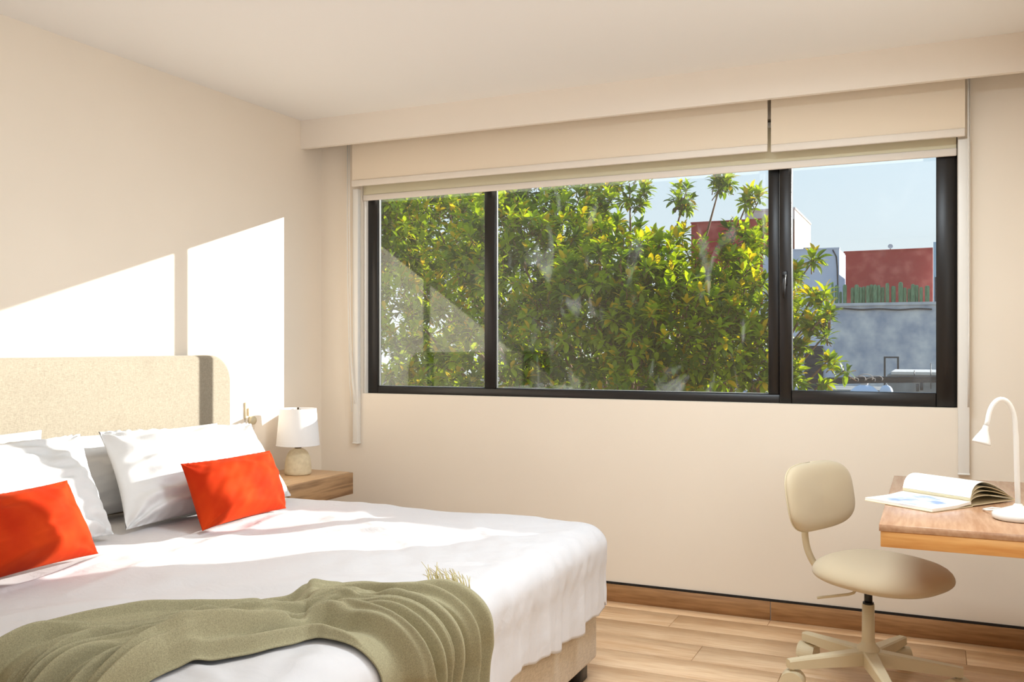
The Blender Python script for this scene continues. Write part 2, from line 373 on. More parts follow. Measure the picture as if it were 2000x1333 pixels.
b3 = empty('roller_blind', (1.77, .015, 2.07)); tag(b3, 'olive-cream inner blind set in the window recess below the others', 'blind', 'roller blinds over the wide window')
def P3(o): o.matrix_parent_inverse = Matrix.Translation(-b3.location); return o
P3(MB().box((OX0+.004, .0142, 2.10), (OX1-.004, .0158, 2.262)).build('fabric', M['blind_in'], b3))
P3(box('bottom_bar', (OX0+.003, .009, 2.068), (OX1-.003, .021, 2.1015), M['blind_bar'], b3, .004))
P3(MB().tube([(OX0+.003, .022, 2.275), (OX1-.003, .022, 2.275)], .016, 12).build('roller', M['white_plastic'], b3))
def loop(x, dx, zt, zb, y, wob=0):
    p = []
    for i in range(25):
        t = i/24; p.append((x+wob*math.sin(t*2.6)*.5, y, zt+(zb-zt)*t))
    return p
chain(P1, b1, [(.212, -.05, 2.45), (.212, -.052, 2.0), (.214, -.05, 1.6), (.222, -.048, 1.3), (.240, -.046, 1.05), (.258, -.044, .935)], .0026)
chain(P1, b1, [(.224, -.05, 2.45), (.226, -.052, 2.0), (.230, -.05, 1.5), (.236, -.048, 1.2), (.250, -.046, 1.0), (.258, -.044, .935)], .0026)
chain(P1, b1, [(.207, -.04, 2.45), (.207, -.042, 2.0), (.212, -.042, 1.4), (.222, -.042, 1.05), (.236, -.042, .89)], .0022)
chain(P2, b2, [(3.312, -.06, 2.45), (3.312, -.06, 1.8), (3.314, -.055, 1.3), (3.312, -.05, 1.0)], .003)
chain(P2, b2, [(3.318, -.045, 2.45), (3.318, -.045, 1.6), (3.316, -.05, 1.0)], .002)
def channel(x0, x1, z0, z1, label):
    r = empty('blind_side_channel', ((x0+x1)/2, -.02, z0)); tag(r, label, 'blind channel', 'white side channels beside the window')
    def P(o): o.matrix_parent_inverse = Matrix.Translation(-r.location); return o
    P(box('cover', (x0, -.032, z0), (x1, -.0005, z1), M['white_plastic'], r, .003)); P(box('end_cap', (x0-.001, -.034, z0-.003), (x1+.001, -.0005, z0+.004), M['white_plastic'], r, .001, 1))
    return r, P
channel(.2335, .268, .715, 2.13, 'white vertical channel at the left edge of the window near the corner')
channel(3.274, 3.318, .716, 2.13, 'white vertical channel at the right edge of the window above the desk')

# ------------------------------------------------------------------ bed
bed = empty('bed', (1.05, -2.0, 0)); tag(bed, 'large bed with a beige linen headboard and upholstered base', 'bed')
def PB(o): o.matrix_parent_inverse = Matrix.Translation(-bed.location); return o
def rounded_panel(y0, y1, z0, z1, x0, x1, R, bev=.02):
    bm = bmesh.new(); vs = [(y0, z0), (y1, z0)]
    for k in range(13):
        a = PI/2*k/12; vs.append((y1-R+R*math.cos(a), z1-R+R*math.sin(a)))
    for k in range(13):
        a = PI/2+PI/2*k/12; vs.append((y0+R+R*math.cos(a), z1-R+R*math.sin(a)))
    top = [bm.verts.new((x1, p[0], p[1])) for p in vs]; f = bm.faces.new(top)
    r = bmesh.ops.extrude_face_region(bm, geom=[f])
    for v in r['geom']:
        if isinstance(v, bmesh.types.BMVert): v.co.x = x0
    bmesh.ops.recalc_face_normals(bm, faces=bm.faces)
    bmesh.ops.bevel(bm, geom=[e for e in bm.edges if abs(e.verts[0].co.x-e.verts[1].co.x) < 1e-6 and e.verts[0].co.x > x0+1e-4], offset=bev, segments=4, profile=.5, affect='EDGES')
    me = bpy.data.meshes.new('headboard'); bm.to_mesh(me); bm.free()
    for p in me.polygons: p.use_smooth = True
    return me
hb = obj('headboard', rounded_panel(-3.17, -.826, .02, 1.213, .014, .075, .13), M['linen'], bed); PB(hb)
m_ = hb.modifiers.new('e', 'EDGE_SPLIT'); m_.split_angle = math.radians(40)
BX0, BX1, BY0, BY1, BZ = .11, 2.03, -3.0, -1.0, .575
PB(box('base', (BX0, BY0+.025, .07), (BX1-.012, BY1-.025, .33), M['linen_base'], bed, .018, 3))
PB(box('mattress', (BX0+.005, BY0+.05, .332), (BX1-.055, BY1-.05, .548), M['sheet'], bed, .05, 3))
for x, y in ((.2, -2.9), (.2, -1.1), (1.95, -2.9), (1.95, -1.1)):
    PB(box('leg', (x-.04, y-.04, 0), (x+.04, y+.04, .075), M['black'], bed, .004, 1))

# smooth pseudo-noise for cloth
def fields(seed, n, wl0, wl1, ang=None, spread=PI):
    q = np.random.default_rng(seed); out = []
    for i in range(n):
        wl = q.uniform(wl0, wl1); a = (ang if ang is not None else 0)+q.uniform(-spread, spread)
        out.append((2*PI/wl*math.cos(a), 2*PI/wl*math.sin(a), q.uniform(0, 2*PI)))
    return out
def fsum(F, X, Y):
    s = 0
    for a, b, c in F: s = s+np.sin(a*X+b*Y+c)
    return s/math.sqrt(len(F))
def ridge(X, Y, p0, p1, wdt, amp, sharp=1.0):
    """a soft fold along a segment"""
    (x0, y0), (x1, y1) = p0, p1; dx, dy = x1-x0, y1-y0; Ln = math.hypot(dx, dy)
    t = np.clip(((X-x0)*dx+(Y-y0)*dy)/Ln**2, 0, 1)
    dist = np.hypot(X-(x0+t*dx), Y-(y0+t*dy)); fade = np.sin(PI*np.clip(t, .02, .98))**.5
    return amp*np.exp(-(dist/wdt)**2*sharp)*fade
R_ED = .075
def wrap(e):
    """distance past the edge -> (outwards, downwards)"""
    A = R_ED*PI/2
    a = np.clip(e/R_ED, 0, PI/2); out = R_ED*np.sin(a); dn = R_ED*(1-np.cos(a)); return out, dn+np.clip(e-A, 0, None)
DX1, DY0, DY1 = BX1-.068, BY0+.06, BY1-.06      # where the flat top ends
def drape(U, V, hfun, D):
    """unrolled bed coordinates -> world, with outward normal offset"""
    ex = np.clip(U-DX1, 0, None); ey = np.where(V > DY1, V-DY1, np.where(V < DY0, V-DY0, 0))
    mx = np.maximum(ex, np.abs(ey)); hy = np.hypot(ex, ey)+1e-9
    nx, ny = ex/hy, ey/hy
    out, dn = wrap(mx); a = np.clip(mx/R_ED, 0, PI/2)
    h = hfun(U, V, mx)
    X = np.minimum(U, DX1)+nx*(out+h*np.sin(a)); Y = np.clip(V, DY0, DY1)+ny*(out+h*np.sin(a)); Z = BZ-dn+h*np.cos(a)
    return X, Y, Z
F1 = fields(3, 7, .35, .9); F2 = fields(4, 9, .10, .24); F3 = fields(5, 8, .12, .3); F4 = fields(11, 6, .05, .11)
FOLDS = [((.75, -1.25), (.86, -2.95), .018, .010), ((.80, -1.15), (1.05, -2.6), .03, .008), ((1.0, -1.2), (1.9, -1.9), .05, .008), ((.95, -2.05), (1.2, -1.45), .02, .006),
         ((1.1, -1.6), (1.75, -1.35), .03, .006), ((1.3, -2.4), (1.9, -2.0), .05, .008), ((1.05, -2.3), (1.35, -1.75), .016, .005), ((1.55, -1.2), (1.95, -1.6), .035, .008),
         ((1.7, -1.9), (2.0, -1.75), .02, .006), ((1.0, -2.9), (1.4, -2.4), .05, .009), ((1.75, -2.95), (2.0, -2.75), .03, .010), ((1.6, -2.85), (1.98, -2.95), .022, .008)]
def duvet_h(U, V, mx):
    flat = 1-np.clip(mx/.12, 0, 1)
    h = .006*fsum(F1, U, V)+.0016*fsum(F2, U, V)*(.4+np.clip(fsum(F1, V, U), 0, 1))
    for a, b, wd, am in FOLDS: h = h+ridge(U, V, a, b, wd, am)
    # hanging folds, running down
    s = np.where(U > DX1, V, U); k = np.clip((mx-.05)/.25, 0, 1)
    fall = .5*np.sin(s*27+1.4*np.sin(s*6.1)+.6)+.35*np.sin(s*49+2*np.sin(s*9)+mx*3)+.2*np.sin(s*88+1)
    fall = np.sign(fall)*np.abs(fall)**1.3
    h = h*(.3+.7*flat)+k*(.011+.016*fall)+.0010*fsum(F4, U*.8, V*.8)*(mx > .01)*np.clip(mx/.08, 0, 1)*np.clip((.3-mx)/.15, 0, 1)+.0018*fsum(F3, U*2.2, V*2.2)*flat*np.clip((U-1.5)/.4, 0, 1)
    # edge plumpness
    h = h+.018*np.exp(-((mx-.11)/.09)**2)
    return h+.006
D = .355
us = np.concatenate([np.linspace(.20, DX1, 170, endpoint=False), DX1+np.linspace(0, D, 44)])
vs = np.concatenate([DY0-np.linspace(D, 0, 44, endpoint=False), np.linspace(DY0, DY1, 200, endpoint=False), DY1+np.linspace(0, D, 44)])
U, V = np.meshgrid(us, vs, indexing='ij')
X, Y, Z = drape(U, V, duvet_h, D)
hem = np.maximum(np.clip(U-DX1, 0, None), np.maximum(V-DY1, DY0-V))/D
Z = Z+np.where(hem > .6, (hem-.6)*.05*(np.sin(U*9+V*7)+.4*np.sin(V*31+U*25)), 0)
dv = MB().grid(np.stack([X, Y, Z], -1)).build('duvet', M['sheet']); dv.location = (0, 0, 0)
sol = dv.modifiers.new('thick', 'SOLIDIFY'); sol.thickness = .012; sol.offset = -1
tag(dv, 'white cotton duvet spread over the bed, hanging past its foot', 'duvet')

# pillows: a quad of corners, plump in the middle, pinched at the corners
def pillow(name, BLc, BRc, TRc, TLc, thick, seed, m, front, nu=56, nv=40, wr=.006, pinch=.03, parent=None, ear=.0):
    BLc, BRc, TRc, TLc = [np.array(p, float) for p in (BLc, BRc, TRc, TLc)]
    u = np.linspace(-1, 1, nu); v = np.linspace(-1, 1, nv); u = np.sin(u*PI/2*.92)/math.sin(PI/2*.92); v = np.sin(v*PI/2*.92)/math.sin(PI/2*.92)
    Ug, Vg = np.meshgrid(u, v, indexing='ij')
    # slightly concave sides
    k = pinch; Ub = Ug*(1-k*(1-Vg**2)*np.abs(Ug)**2); Vb = Vg*(1-k*1.3*(1-Ug**2)*np.abs(Vg)**2)
    a, b = (Ub+1)/2, (Vb+1)/2
    base = ((1-a)*(1-b))[..., None]*BLc+(a*(1-b))[..., None]*BRc+(a*b)[..., None]*TRc+((1-a)*b)[..., None]*TLc
    n = np.cross(BRc-BLc, TLc-BLc); n /= np.linalg.norm(n)
    if n@np.array(front) < 0: n = -n
    prof = ((1-np.abs(Ug)**2.6)*(1-np.abs(Vg)**2.6))
    prof = np.clip(prof, 0, 1)**.62
    lim = np.clip((1-np.maximum(np.abs(Ug), np.abs(Vg)))/.25, 0, 1)
    FF = fields(seed, 7, .5, 1.3); FG = fields(seed+50, 8, .18, .5)
    sag = -.12*Vg*prof
    wrk = (fsum(FF, Ug, Vg)*.9+fsum(FG, Ug, Vg)*.6)*wr*lim
    # wrinkles radiating from corners and gathered along the seams
    q = np.random.default_rng(seed)
    for cx in (-1, 1):
        for cy in (-1, 1):
            ang = np.arctan2(np.abs(Vg-cy)+1e-6, np.abs(Ug-cx)+1e-6); d = np.hypot(Ug-cx, Vg-cy)
            wrk = wrk+wr*1.1*np.sin(ang*(9+q.integers(0, 4))+q.uniform(0, 6))*np.exp(-(d/.55)**2)*np.clip(d/.15, 0, 1)*lim**.3
    seam = wr*.5*np.sin(Ug*55+q.uniform(0, 6)+2*np.sin(Ug*7))*np.exp(-((1-np.abs(Vg))/.10)**2)*np.clip((1-np.abs(Vg))/.03, 0, 1)
    th = thick/2*(prof+sag)
    Pf = base+(th+wrk+seam)[..., None]*n; Pb = base-(th*.8-wrk*.4)[..., None]*n
    mb = MB(); mb.grid(Pf); mb.grid(Pb[::-1])
    me = mb.mesh(name); bm = bmesh.new(); bm.from_mesh(me); bmesh.ops.remove_doubles(bm, verts=bm.verts, dist=1e-5); bmesh.ops.recalc_face_normals(bm, faces=bm.faces); bm.to_mesh(me); bm.free()
    for p in me.polygons: p.use_smooth = True
    return obj(name, me, m, parent)
FR = (1, 0, .3)
tag(pillow('pillow', (.27, -1.98, .60), (.30, -1.10, .60), (.165, -1.03, .90), (.15, -1.80, .905), .15, 21, M['pillow'], FR, wr=.008), 'white pillow leaning on the headboard behind the right-hand front pillow', 'pillow', 'white bed pillows')
tag(pillow('pillow', (.27, -2.86, .60), (.30, -2.05, .60), (.165, -1.955, .945), (.15, -2.8, .945), .15, 22, M['pillow'], FR, wr=.008), 'white pillow leaning on the headboard behind the left-hand front pillow', 'pillow', 'white bed pillows')
tag(pillow('pillow', (.56, -1.93, .60), (.64, -1.10, .605), (.36, -1.03, .905), (.33, -1.845, .935), .235, 23, M['pillow'], FR, wr=.015, pinch=.06, nu=90, nv=64), 'plump white front pillow half hidden by the right-hand orange cushion', 'pillow', 'white bed pillows')
tag(pillow('pillow', (.61, -2.82, .60), (.58, -2.00, .60), (.34, -1.935, .935), (.35, -2.78, .935), .235, 24, M['pillow'], FR, wr=.013, pinch=.06, nu=90, nv=64), 'plump white front pillow half hidden by the left-hand orange cushion', 'pillow', 'white bed pillows')
tag(pillow('cushion', (.82, -1.83,   .600), (.80, -1.335,   .600), (.685, -1.295, .825), (.67, -1.78, .825), .185, 31, M['velvet'], FR, wr=.005, pinch=.06), 'orange velvet cushion nearer the bedside lamp', 'cushion', 'orange velvet cushions')
tag(pillow('cushion', (.845, -2.79, .607), (.805, -2.265, .607), (.715, -2.305, .837), (.735, -2.81, .837), .185, 32, M['velvet'], FR, wr=.005, pinch=.06), 'orange velvet cushion farther from the window, cut by the left edge', 'cushion', 'orange velvet cushions')

# olive throw: rails in unrolled bed coordinates, mapped over the foot edge
def unroll(p):      # (x, y, z) on bed -> unrolled
    return p
A_ = R_ED*PI/2
FACE = DX1+R_ED
def down(z): return DX1+A_+(BZ-R_ED-z)
far = np.array([(1.16, -3.22), (1.27, -3.02), (1.39, -2.80), (1.475, -2.66), (1.60, -2.47), (1.74, -2.29), (1.87, -2.21), (DX1-.02, -2.15), (DX1+.10, -2.10), (down(.45), -2.075), (down(.36), -2.10), (down(.26), -2.16)])
near = np.array([(1.62, -3.30), (1.70, -3.08), (1.80, -2.90), (1.87, -2.80), (1.91, -2.70), (1.945, -2.66), (DX1+.02, -2.645), (DX1+.06, -2.64), (DX1+.13, -2.62), (down(.45), -2.58), (down(.36), -2.55), (down(.26), -2.50)])
def resample(P, n):
    d = np.concatenate([[0], np.cumsum(np.hypot(*np.diff(P, axis=0).T))]); t = np.linspace(0, d[-1], n*4)
    Q = np.stack([np.interp(t, d, P[:, i]) for i in (0, 1)], -1)
    k = np.hanning(41); k /= k.sum(); pad = np.pad(Q, ((20, 20), (0, 0)), 'reflect', reflect_type='odd')
    Q = np.stack([np.convolve(pad[:, i], k, 'valid') for i in (0, 1)], -1)
    return Q[np.linspace(0, len(Q)-1, n).astype(int)]
nu, nv = 300, 220
fa, ne = resample(far, nu), resample(near, nu)
vv = np.linspace(0, 1, nv)[None, :]; uu = np.linspace(0, 1, nu)[:, None]
# cross folds make the edge wander a little
wob = .012*np.sin(uu*19+1)+.008*np.sin(uu*41)
Ut = fa[:, None, 0]*(1-vv)+ne[:, None, 0]*vv+wob*(1-2*vv)*.6; Vt = fa[:, None, 1]*(1-vv)+ne[:, None, 1]*vv+wob*(1-2*vv)
def crease(d, wdt):      # rounded ridge with one steep flank
    return np.exp(-np.where(d > 0, d/(wdt*.55), d/(wdt*1.5))**2)
hT = np.zeros_like(Ut)
def line(u0, v0, u1, v1, wdt, amp, bend=0.0):
    """a fold running from (u0, v0) to (u1, v1) in blanket space, fading at its ends"""
    global hT
    t = np.clip((uu-u0)/(u1-u0), 0, 1); vc = v0+(v1-v0)*t+bend*np.sin(PI*t)
    k = np.sin(PI*np.clip((uu-u0)/(u1-u0), 0, 1))**.45*((uu > u0) & (uu < u1))
    hT = hT+amp*k*crease(vv-vc, wdt)
# long folds along the blanket
line(-.1, .05, .62, .06, .04, .022, .03); line(-.1, .30, .50, .09, .05, .026, -.03); line(.05, .62, .60, .18, .04, .018, .02)
line(-.1, .80, .66, .40, .05, .024, -.05); line(.0, .95, .55, .58, .045, .026, .03); line(.12, .97, .74, .72, .05, .036, .05); line(.10, .86, .55, .86, .05, .038, .02)
line(.30, .30, .68, .33, .03, .018, .04); line(.34, .42, .70, .50, .025, .014, -.03); line(.42, .55, .74, .42, .03, .016, .03); line(.2, .46, .55, .46, .02, .010, .02)
for v0, v1, am in ((.16, .22, .010), (.24, .13, .009), (.36, .27, .011), (.43, .36, .010), (.50, .40, .012), (.56, .50, .009), (.64, .52, .012), (.70, .60, .010), (.76, .66, .011), (.84, .74, .010)):
    line(-.05+.4*(v0 % .13), v0, .52+.5*(v1 % .11), v1, .013, am*1.7, .03*math.sin(v0*40))
line(-.1, .98, .70, .975, .03, .030, -.02)
# folds fanning out over the foot of the bed
for v0, v1, wd, am, bd in ((.04, .05, .06, .030, .03), (.10, .30, .05, .040, .09), (.26, .36, .02, .014, .02), (.30, .55, .055, .040, .05), (.45, .60, .018, .014, .03), (.47, .70, .03, .030, .0), (.55, .82, .05, .044, -.02), (.72, .90, .02, .018, .01), (.78, .96, .05, .040, -.03)):
    line(.58, v0, 1.06, v1, wd, am, bd)
# the bunched knot in the middle and fine gathers around it
hT = hT+.026*np.exp(-((uu-.575-.06*vv)/.020)**2)*np.exp(-((vv-.16)/.18)**2)
ga = np.exp(-((uu-.60)/.17)**2)
hT = hT+ga*.0045*np.sin(vv*62+6*np.sin(uu*5+1)+2*np.sin(vv*9))*np.clip(np.sin(vv*7+uu*4), 0, 1)
hT = hT+.0035*np.sin(vv*38+5*np.sin(uu*4)+3*uu)*np.exp(-((uu-.28)/.2)**2)
hT = hT+.004*fsum(fields(77, 6, .25, .6), uu*2, vv)
hT = np.maximum(hT*1.25, -.006)
edge = np.clip(np.minimum(vv, 1-vv)/.02, 0, 1)
hT = hT*(.2+.8*edge)
base_h = duvet_h(Ut, Vt, np.maximum(np.clip(Ut-DX1, 0, None), np.clip(DY0-Vt, 0, None)))
hb_ = np.maximum(base_h, .006)+.012+hT
X, Y, Z = drape(Ut, Vt, lambda a, b, c: hb_, .6)
thr = empty('throw_blanket', (1.8, -2.5, BZ)); tag(thr, 'olive green wool throw crumpled across the foot of the bed', 'blanket')
to = MB().grid(np.stack([X, Y, Z], -1)).build('cloth', M['throw'], thr); to.matrix_parent_inverse = Matrix.Translation(-thr.location)
sol = to.modifiers.new('thick', 'SOLIDIFY'); sol.thickness = .004; sol.offset = 1
fr = MB(); q = np.random.default_rng(9)
for i in range(40):
    t = i/39; k = int(nu*(.755+.055*t)); p = Vector((X[k, 1], Y[k, 1], Z[k, 1]+.002))
    a = Vector((-.05+q.uniform(-.03, .02), .06+q.uniform(-.03, .02), .022+q.uniform(-.012, .02)))
    fr.tube([p, p+a*.5+Vector((0, 0, .010)), p+a], [.0014, .0012, .0008], 4)
o = fr.build('fringe', M['fringe'], thr); o.matrix_parent_inverse = Matrix.Translation(-thr.location)
tag(o, 'pale tassel fringe at the corner', kind='stuff')

# ------------------------------------------------------------------ nightstand, lamp, wall item
ns = empty('nightstand', (0, -.53, .475)); tag(ns, 'floating oak nightstand between the bed and the window wall', 'nightstand')
def PN(o): o.matrix_parent_inverse = Matrix.Translation(-ns.location); return o
PN(box('carcass', (.0005, -.792, .478), (.376, -.268, .592), M['oak'], ns, .0015, 1))
PN(box('drawer_front', (.379, -.792, .478), (.398, -.268, .590), M['oak_shaded'], ns, .0015, 1))
lp = empty('table_lamp', (.185, -.455, .593)); tag(lp, 'small table lamp with white tapered shade and sandy rounded base', 'lamp')
m = MB(); m.lathe([(.0, 0), (.064, 0), (.068, .004), (.069, .02), (.066, .06), (.060, .09), (.050, .113), (.036, .127), (.020, .134), (0, .135)], n=40, cap=False); m.build('base', M['concrete_lamp'], lp)
m = MB(); m.lathe([(.012, .130), (.018, .137), (.018, .142), (.009, .146), (.009, .20)], n=20); m.build('socket', M['brass'], lp)
m = MB(); m.lathe([(.111, .150), (.0935, .340), (.0915, .340), (.109, .150), (.111, .150)], n=64, cap=False); sh = m.build('shade', M['shade'], lp)
m = MB()
m.lathe([(.1115, .150), (.1125, .150), (.1122, .154), (.1112, .154), (.1115, .15)], n=64, cap=False); m.build('trim', M['shade'], sh)
m = MB()
for a in (0, 2*PI/3, 4*PI/3): m.tube([(0, 0, .325), (.092*math.cos(a), .092*math.sin(a), .330)], .0018, 6)
m.tube([(0, 0, .18), (0, 0, .345)], .005, 8); m.build('spider', M['brass'], sh)
sk = empty('wall_item', (0, -.612, .865)); tag(sk, 'small beige wall-mounted plate with round plug beside the headboard', 'socket')  # small beige plate, round knob and two upright bars on the wall
m = MB(); m.rbox((.0005, -.035, -.035), (.008, .035, .035), .004); m.build('plate', M['wall'], sk)
m = MB(); m.tube([(.008, .0, .012), (.03, .0, .012)], .021, 20); m.build('knob', M['chair_metal'], sk)
for yy, h0 in ((-.036, .085), (-.012, .055)): box('cord', (.001, yy-.004, .02), (.009, yy+.004, .02+h0), M['chair_metal'], sk, .002, 1)  # two thin upright bars of different height

# ------------------------------------------------------------------ desk, book, desk lamp
DX, DYf, DYb = 3.040, -1.542, -.46
desk = empty('desk', (3.33, -1.0, .686)); tag(desk, 'floating oak desk fixed to the right-hand wall', 'desk')
def PD(o): o.matrix_parent_inverse = Matrix.Translation(-desk.location); return o
PD(box('top', (DX, DYf, .731), (XR-.001, DYb, .751), M['oak_top'], desk, .0015, 1))
PD(box('apron', (DX+.004, DYf+.004, .686), (XR-.001, DYb-.004, .7305), M['oak_x'], desk, .0015, 1))
dl = empty('desk_lamp', (3.405, -1.305, .752)); tag(dl, 'white gooseneck desk lamp with a small cone head', 'lamp')
m = MB(); m.lathe([(0, 0), (.062, 0), (.068, .004), (.069, .016), (.064, .022), (.035, .032), (.014, .040), (.010, .046), (0, .048)], n=48, cap=False); m.build('base', M['white_metal'], dl)
LFT = Vector((-RV.x, -RV.y, 0))
pts = [Vector((0, 0, .03))+LFT*0.0]
for z in (.10, .17, .24): pts.append(Vector((0, 0, z))+LFT*(.006*z/.24))
for k in range(17):
    a = PI*k/16*.92; c = .041; pts.append(LFT*(.008+c-c*math.cos(a)*1.0)+Vector((0, 0, .262+.088*math.sin(a)**.9)))
pts.append(pts[-1]+LFT*.006+Vector((0, 0, -.02)))
m = MB(); m.tube(pts, [.0075]*4+[.0068]*(len(pts)-4), 12); m.build('stem', M['white_metal'], dl)
tip = pts[-1]; ax = (LFT*.28+Vector((0, 0, -1))).normalized()
m = MB(); prof = [(.0075, 0), (.009, .012), (.014, .024), (.020, .036), (.0245, .048), (.0255, .054), (.0235, .054), (.018, .036), (.006, .02)]
m.lathe(prof, n=32, cap=False); hd = m.build('head', M['white_metal'], dl)
hd.matrix_local = Matrix.Translation(tip-ax*.006) @ ax.to_track_quat('Z', 'Y').to_matrix().to_4x4()
cb = MB(); cb.tube([(-.05, .03, .02), (-.075, .07, .01), (-.085, .12, .0035), (-.06, .16, .0035), (-.01, .155, .0035), (.06, .14, .0035), (.2, .16, .0035)], .0032, 8)
cb.build('cord', M['white_metal'], dl)

bk = empty('open_book', (3.19, -1.06, .752)); tag(bk, 'open illustrated book lying on the desk, a corner past its edge', 'book')
sd = Vector((.812, -.583, 0)); nd = Vector((.583, .812, 0))     # along the spine towards us / from fore edge to spine
A0 = Vector((2.978, -1.143, 0)); LB, WB = .246, .185
O0 = A0 - Vector((bk.location.x, bk.location.y, 0))
def page_sheet(w0, w1, prof, z_off=0, n=26, thick=.0):
    """sheet spanning the spine length, profile (w -> z) across"""
    t = np.linspace(w0, w1, n); P = np.zeros((2, n, 3))
    for i, s in enumerate((0, LB)):
        for j, wv in enumerate(t):
            p = O0+sd*s+nd*wv; P[i, j] = (p.x, p.y, prof(wv)+z_off)
    return P
def slab(P, dz):
    mb = MB(); top = P.copy(); bot = P.copy(); bot[..., 2] = np.maximum(bot[..., 2]-dz, .0005)
    n = P.shape[1]; mb.grid(top); mb.grid(bot[::-1])
    v = np.concatenate([top[0], top[1][::-1]]).tolist(); b = np.concatenate([bot[0], bot[1][::-1]]).tolist(); k = len(v)
    mb.add(v+b, [(i, i+k, (i+1) % k+k, (i+1) % k) for i in range(k)], False); return mb
cov = slab(page_sheet(-.002, WB+.012, lambda x: .003), .0025); cov.build('cover', M['paper_edge'], bk)
def printed(name, colour, sc, lo, hi, lines):
    m = mat(name, srgb(250, 246, 238), .7); t = N(m, 'ShaderNodeTexCoord'); mp = N(m, 'ShaderNodeMapping'); L(m, t.outputs['Generated'], mp.inputs[0])
    n = N(m, 'ShaderNodeTexNoise'); n.inputs['Scale'].default_value = sc; n.inputs['Detail'].default_value = 5; L(m, mp.outputs[0], n.inputs['Vector'])
    r = N(m, 'ShaderNodeValToRGB'); r.color_ramp.elements[0].position = lo; r.color_ramp.elements[1].position = hi
    r.color_ramp.elements[0].color = srgb(250, 246, 238); r.color_ramp.elements[1].color = colour; L(m, n.outputs[0], r.inputs[0])
    # keep the margins blank
    g = N(m, 'ShaderNodeTexGradient', gradient_type='SPHERICAL'); mp2 = N(m, 'ShaderNodeMapping'); mp2.inputs['Location'].default_value = (-1.15, -1.1, 0); mp2.inputs['Scale'].default_value = (2.3, 2.3, 0)
    L(m, t.outputs['Generated'], mp2.inputs[0]); L(m, mp2.outputs[0], g.inputs[0])
    r2 = N(m, 'ShaderNodeValToRGB'); r2.color_ramp.elements[0].position = .1; r2.color_ramp.elements[1].position = .45; L(m, g.outputs[0], r2.inputs[0])
    mx = N(m, 'ShaderNodeMix', data_type='RGBA'); L(m, r2.outputs[0], mx.inputs[0]); mx.inputs[6].default_value = srgb(250, 246, 238); L(m, r.outputs[0], mx.inputs[7]); L(m, mx.outputs[2], bsdf(m).inputs['Base Color'])
    return m
M['print'] = printed('page_print', srgb(150, 168, 205), 5, .40, .62, False)
slab(page_sheet(.0, WB+.004, lambda x: .011+.006*math.exp(-((x-WB)/.05)**2)*1.0), .0085).build('left_pages', M['print'], bk)
def arch(hmax, x1, k=1.0):
    def f(x):
        t = (x-WB)/(x1-WB); t = min(max(t, 0), 1)
        return .012+hmax*(math.sin(PI*t**.55)**.8)+.004*(1-t)
    return f
for i, (hm, x1) in enumerate(((.060, WB+.215), (.046, WB+.222), (.034, WB+.226), (.020, WB+.230))):
    slab(page_sheet(WB+.001, x1, arch(hm, x1), -.001*i), .0016).build('right_page', M['paper' if i == 0 else 'paper_edge'], bk)
slab(page_sheet(WB+.01, WB+.235, lambda x: .006), .003).build('cover', M['paper_edge'], bk)

# ------------------------------------------------------------------ office chair
ch = empty('office_chair', (2.962, -.72, 0), math.radians(-25.5)); tag(ch, 'beige swivel office chair with casters, turned to the desk', 'chair')
def superpad(a, b, t, ex=2.6, dome=.5, n=48, rings=14, curve=0, flat=.35):
    """plump pad: superellipse outline in xy, thickness t; domed top"""
    mb = MB(); P = []; 
    for j in range(rings+1):
        ph = -PI/2+PI*j/rings; rr = math.cos(ph)**.34 if math.cos(ph) > 1e-6 else 0; z = math.sin(ph)*t/2
        row = []
        for k in range(n):
            q = 2*PI*k/n; c, s = math.cos(q), math.sin(q)
            x = a*rr*math.copysign(abs(c)**(2/ex), c); y = b*rr*math.copysign(abs(s)**(2/ex), s)
            zz = z*(1 if z > 0 else flat)+dome*max(0, z)*(1-rr**2)*.3
            row.append((x, y, zz+curve*(y/b)**2))
        P.append(row)
    v = [p for r_ in P for p in r_]; f = []
    for j in range(rings):
        for k in range(n): f.append((j*n+k, j*n+(k+1) % n, (j+1)*n+(k+1) % n, (j+1)*n+k))
    mb.add(v, f, True); return mb
o = superpad(.228, .235, .10, 2.5, .6, flat=.62).build('seat', M['chair_fabric'], ch); o.location = (.055, 0, .424)
o.rotation_euler = (0, math.radians(2.5), 0)
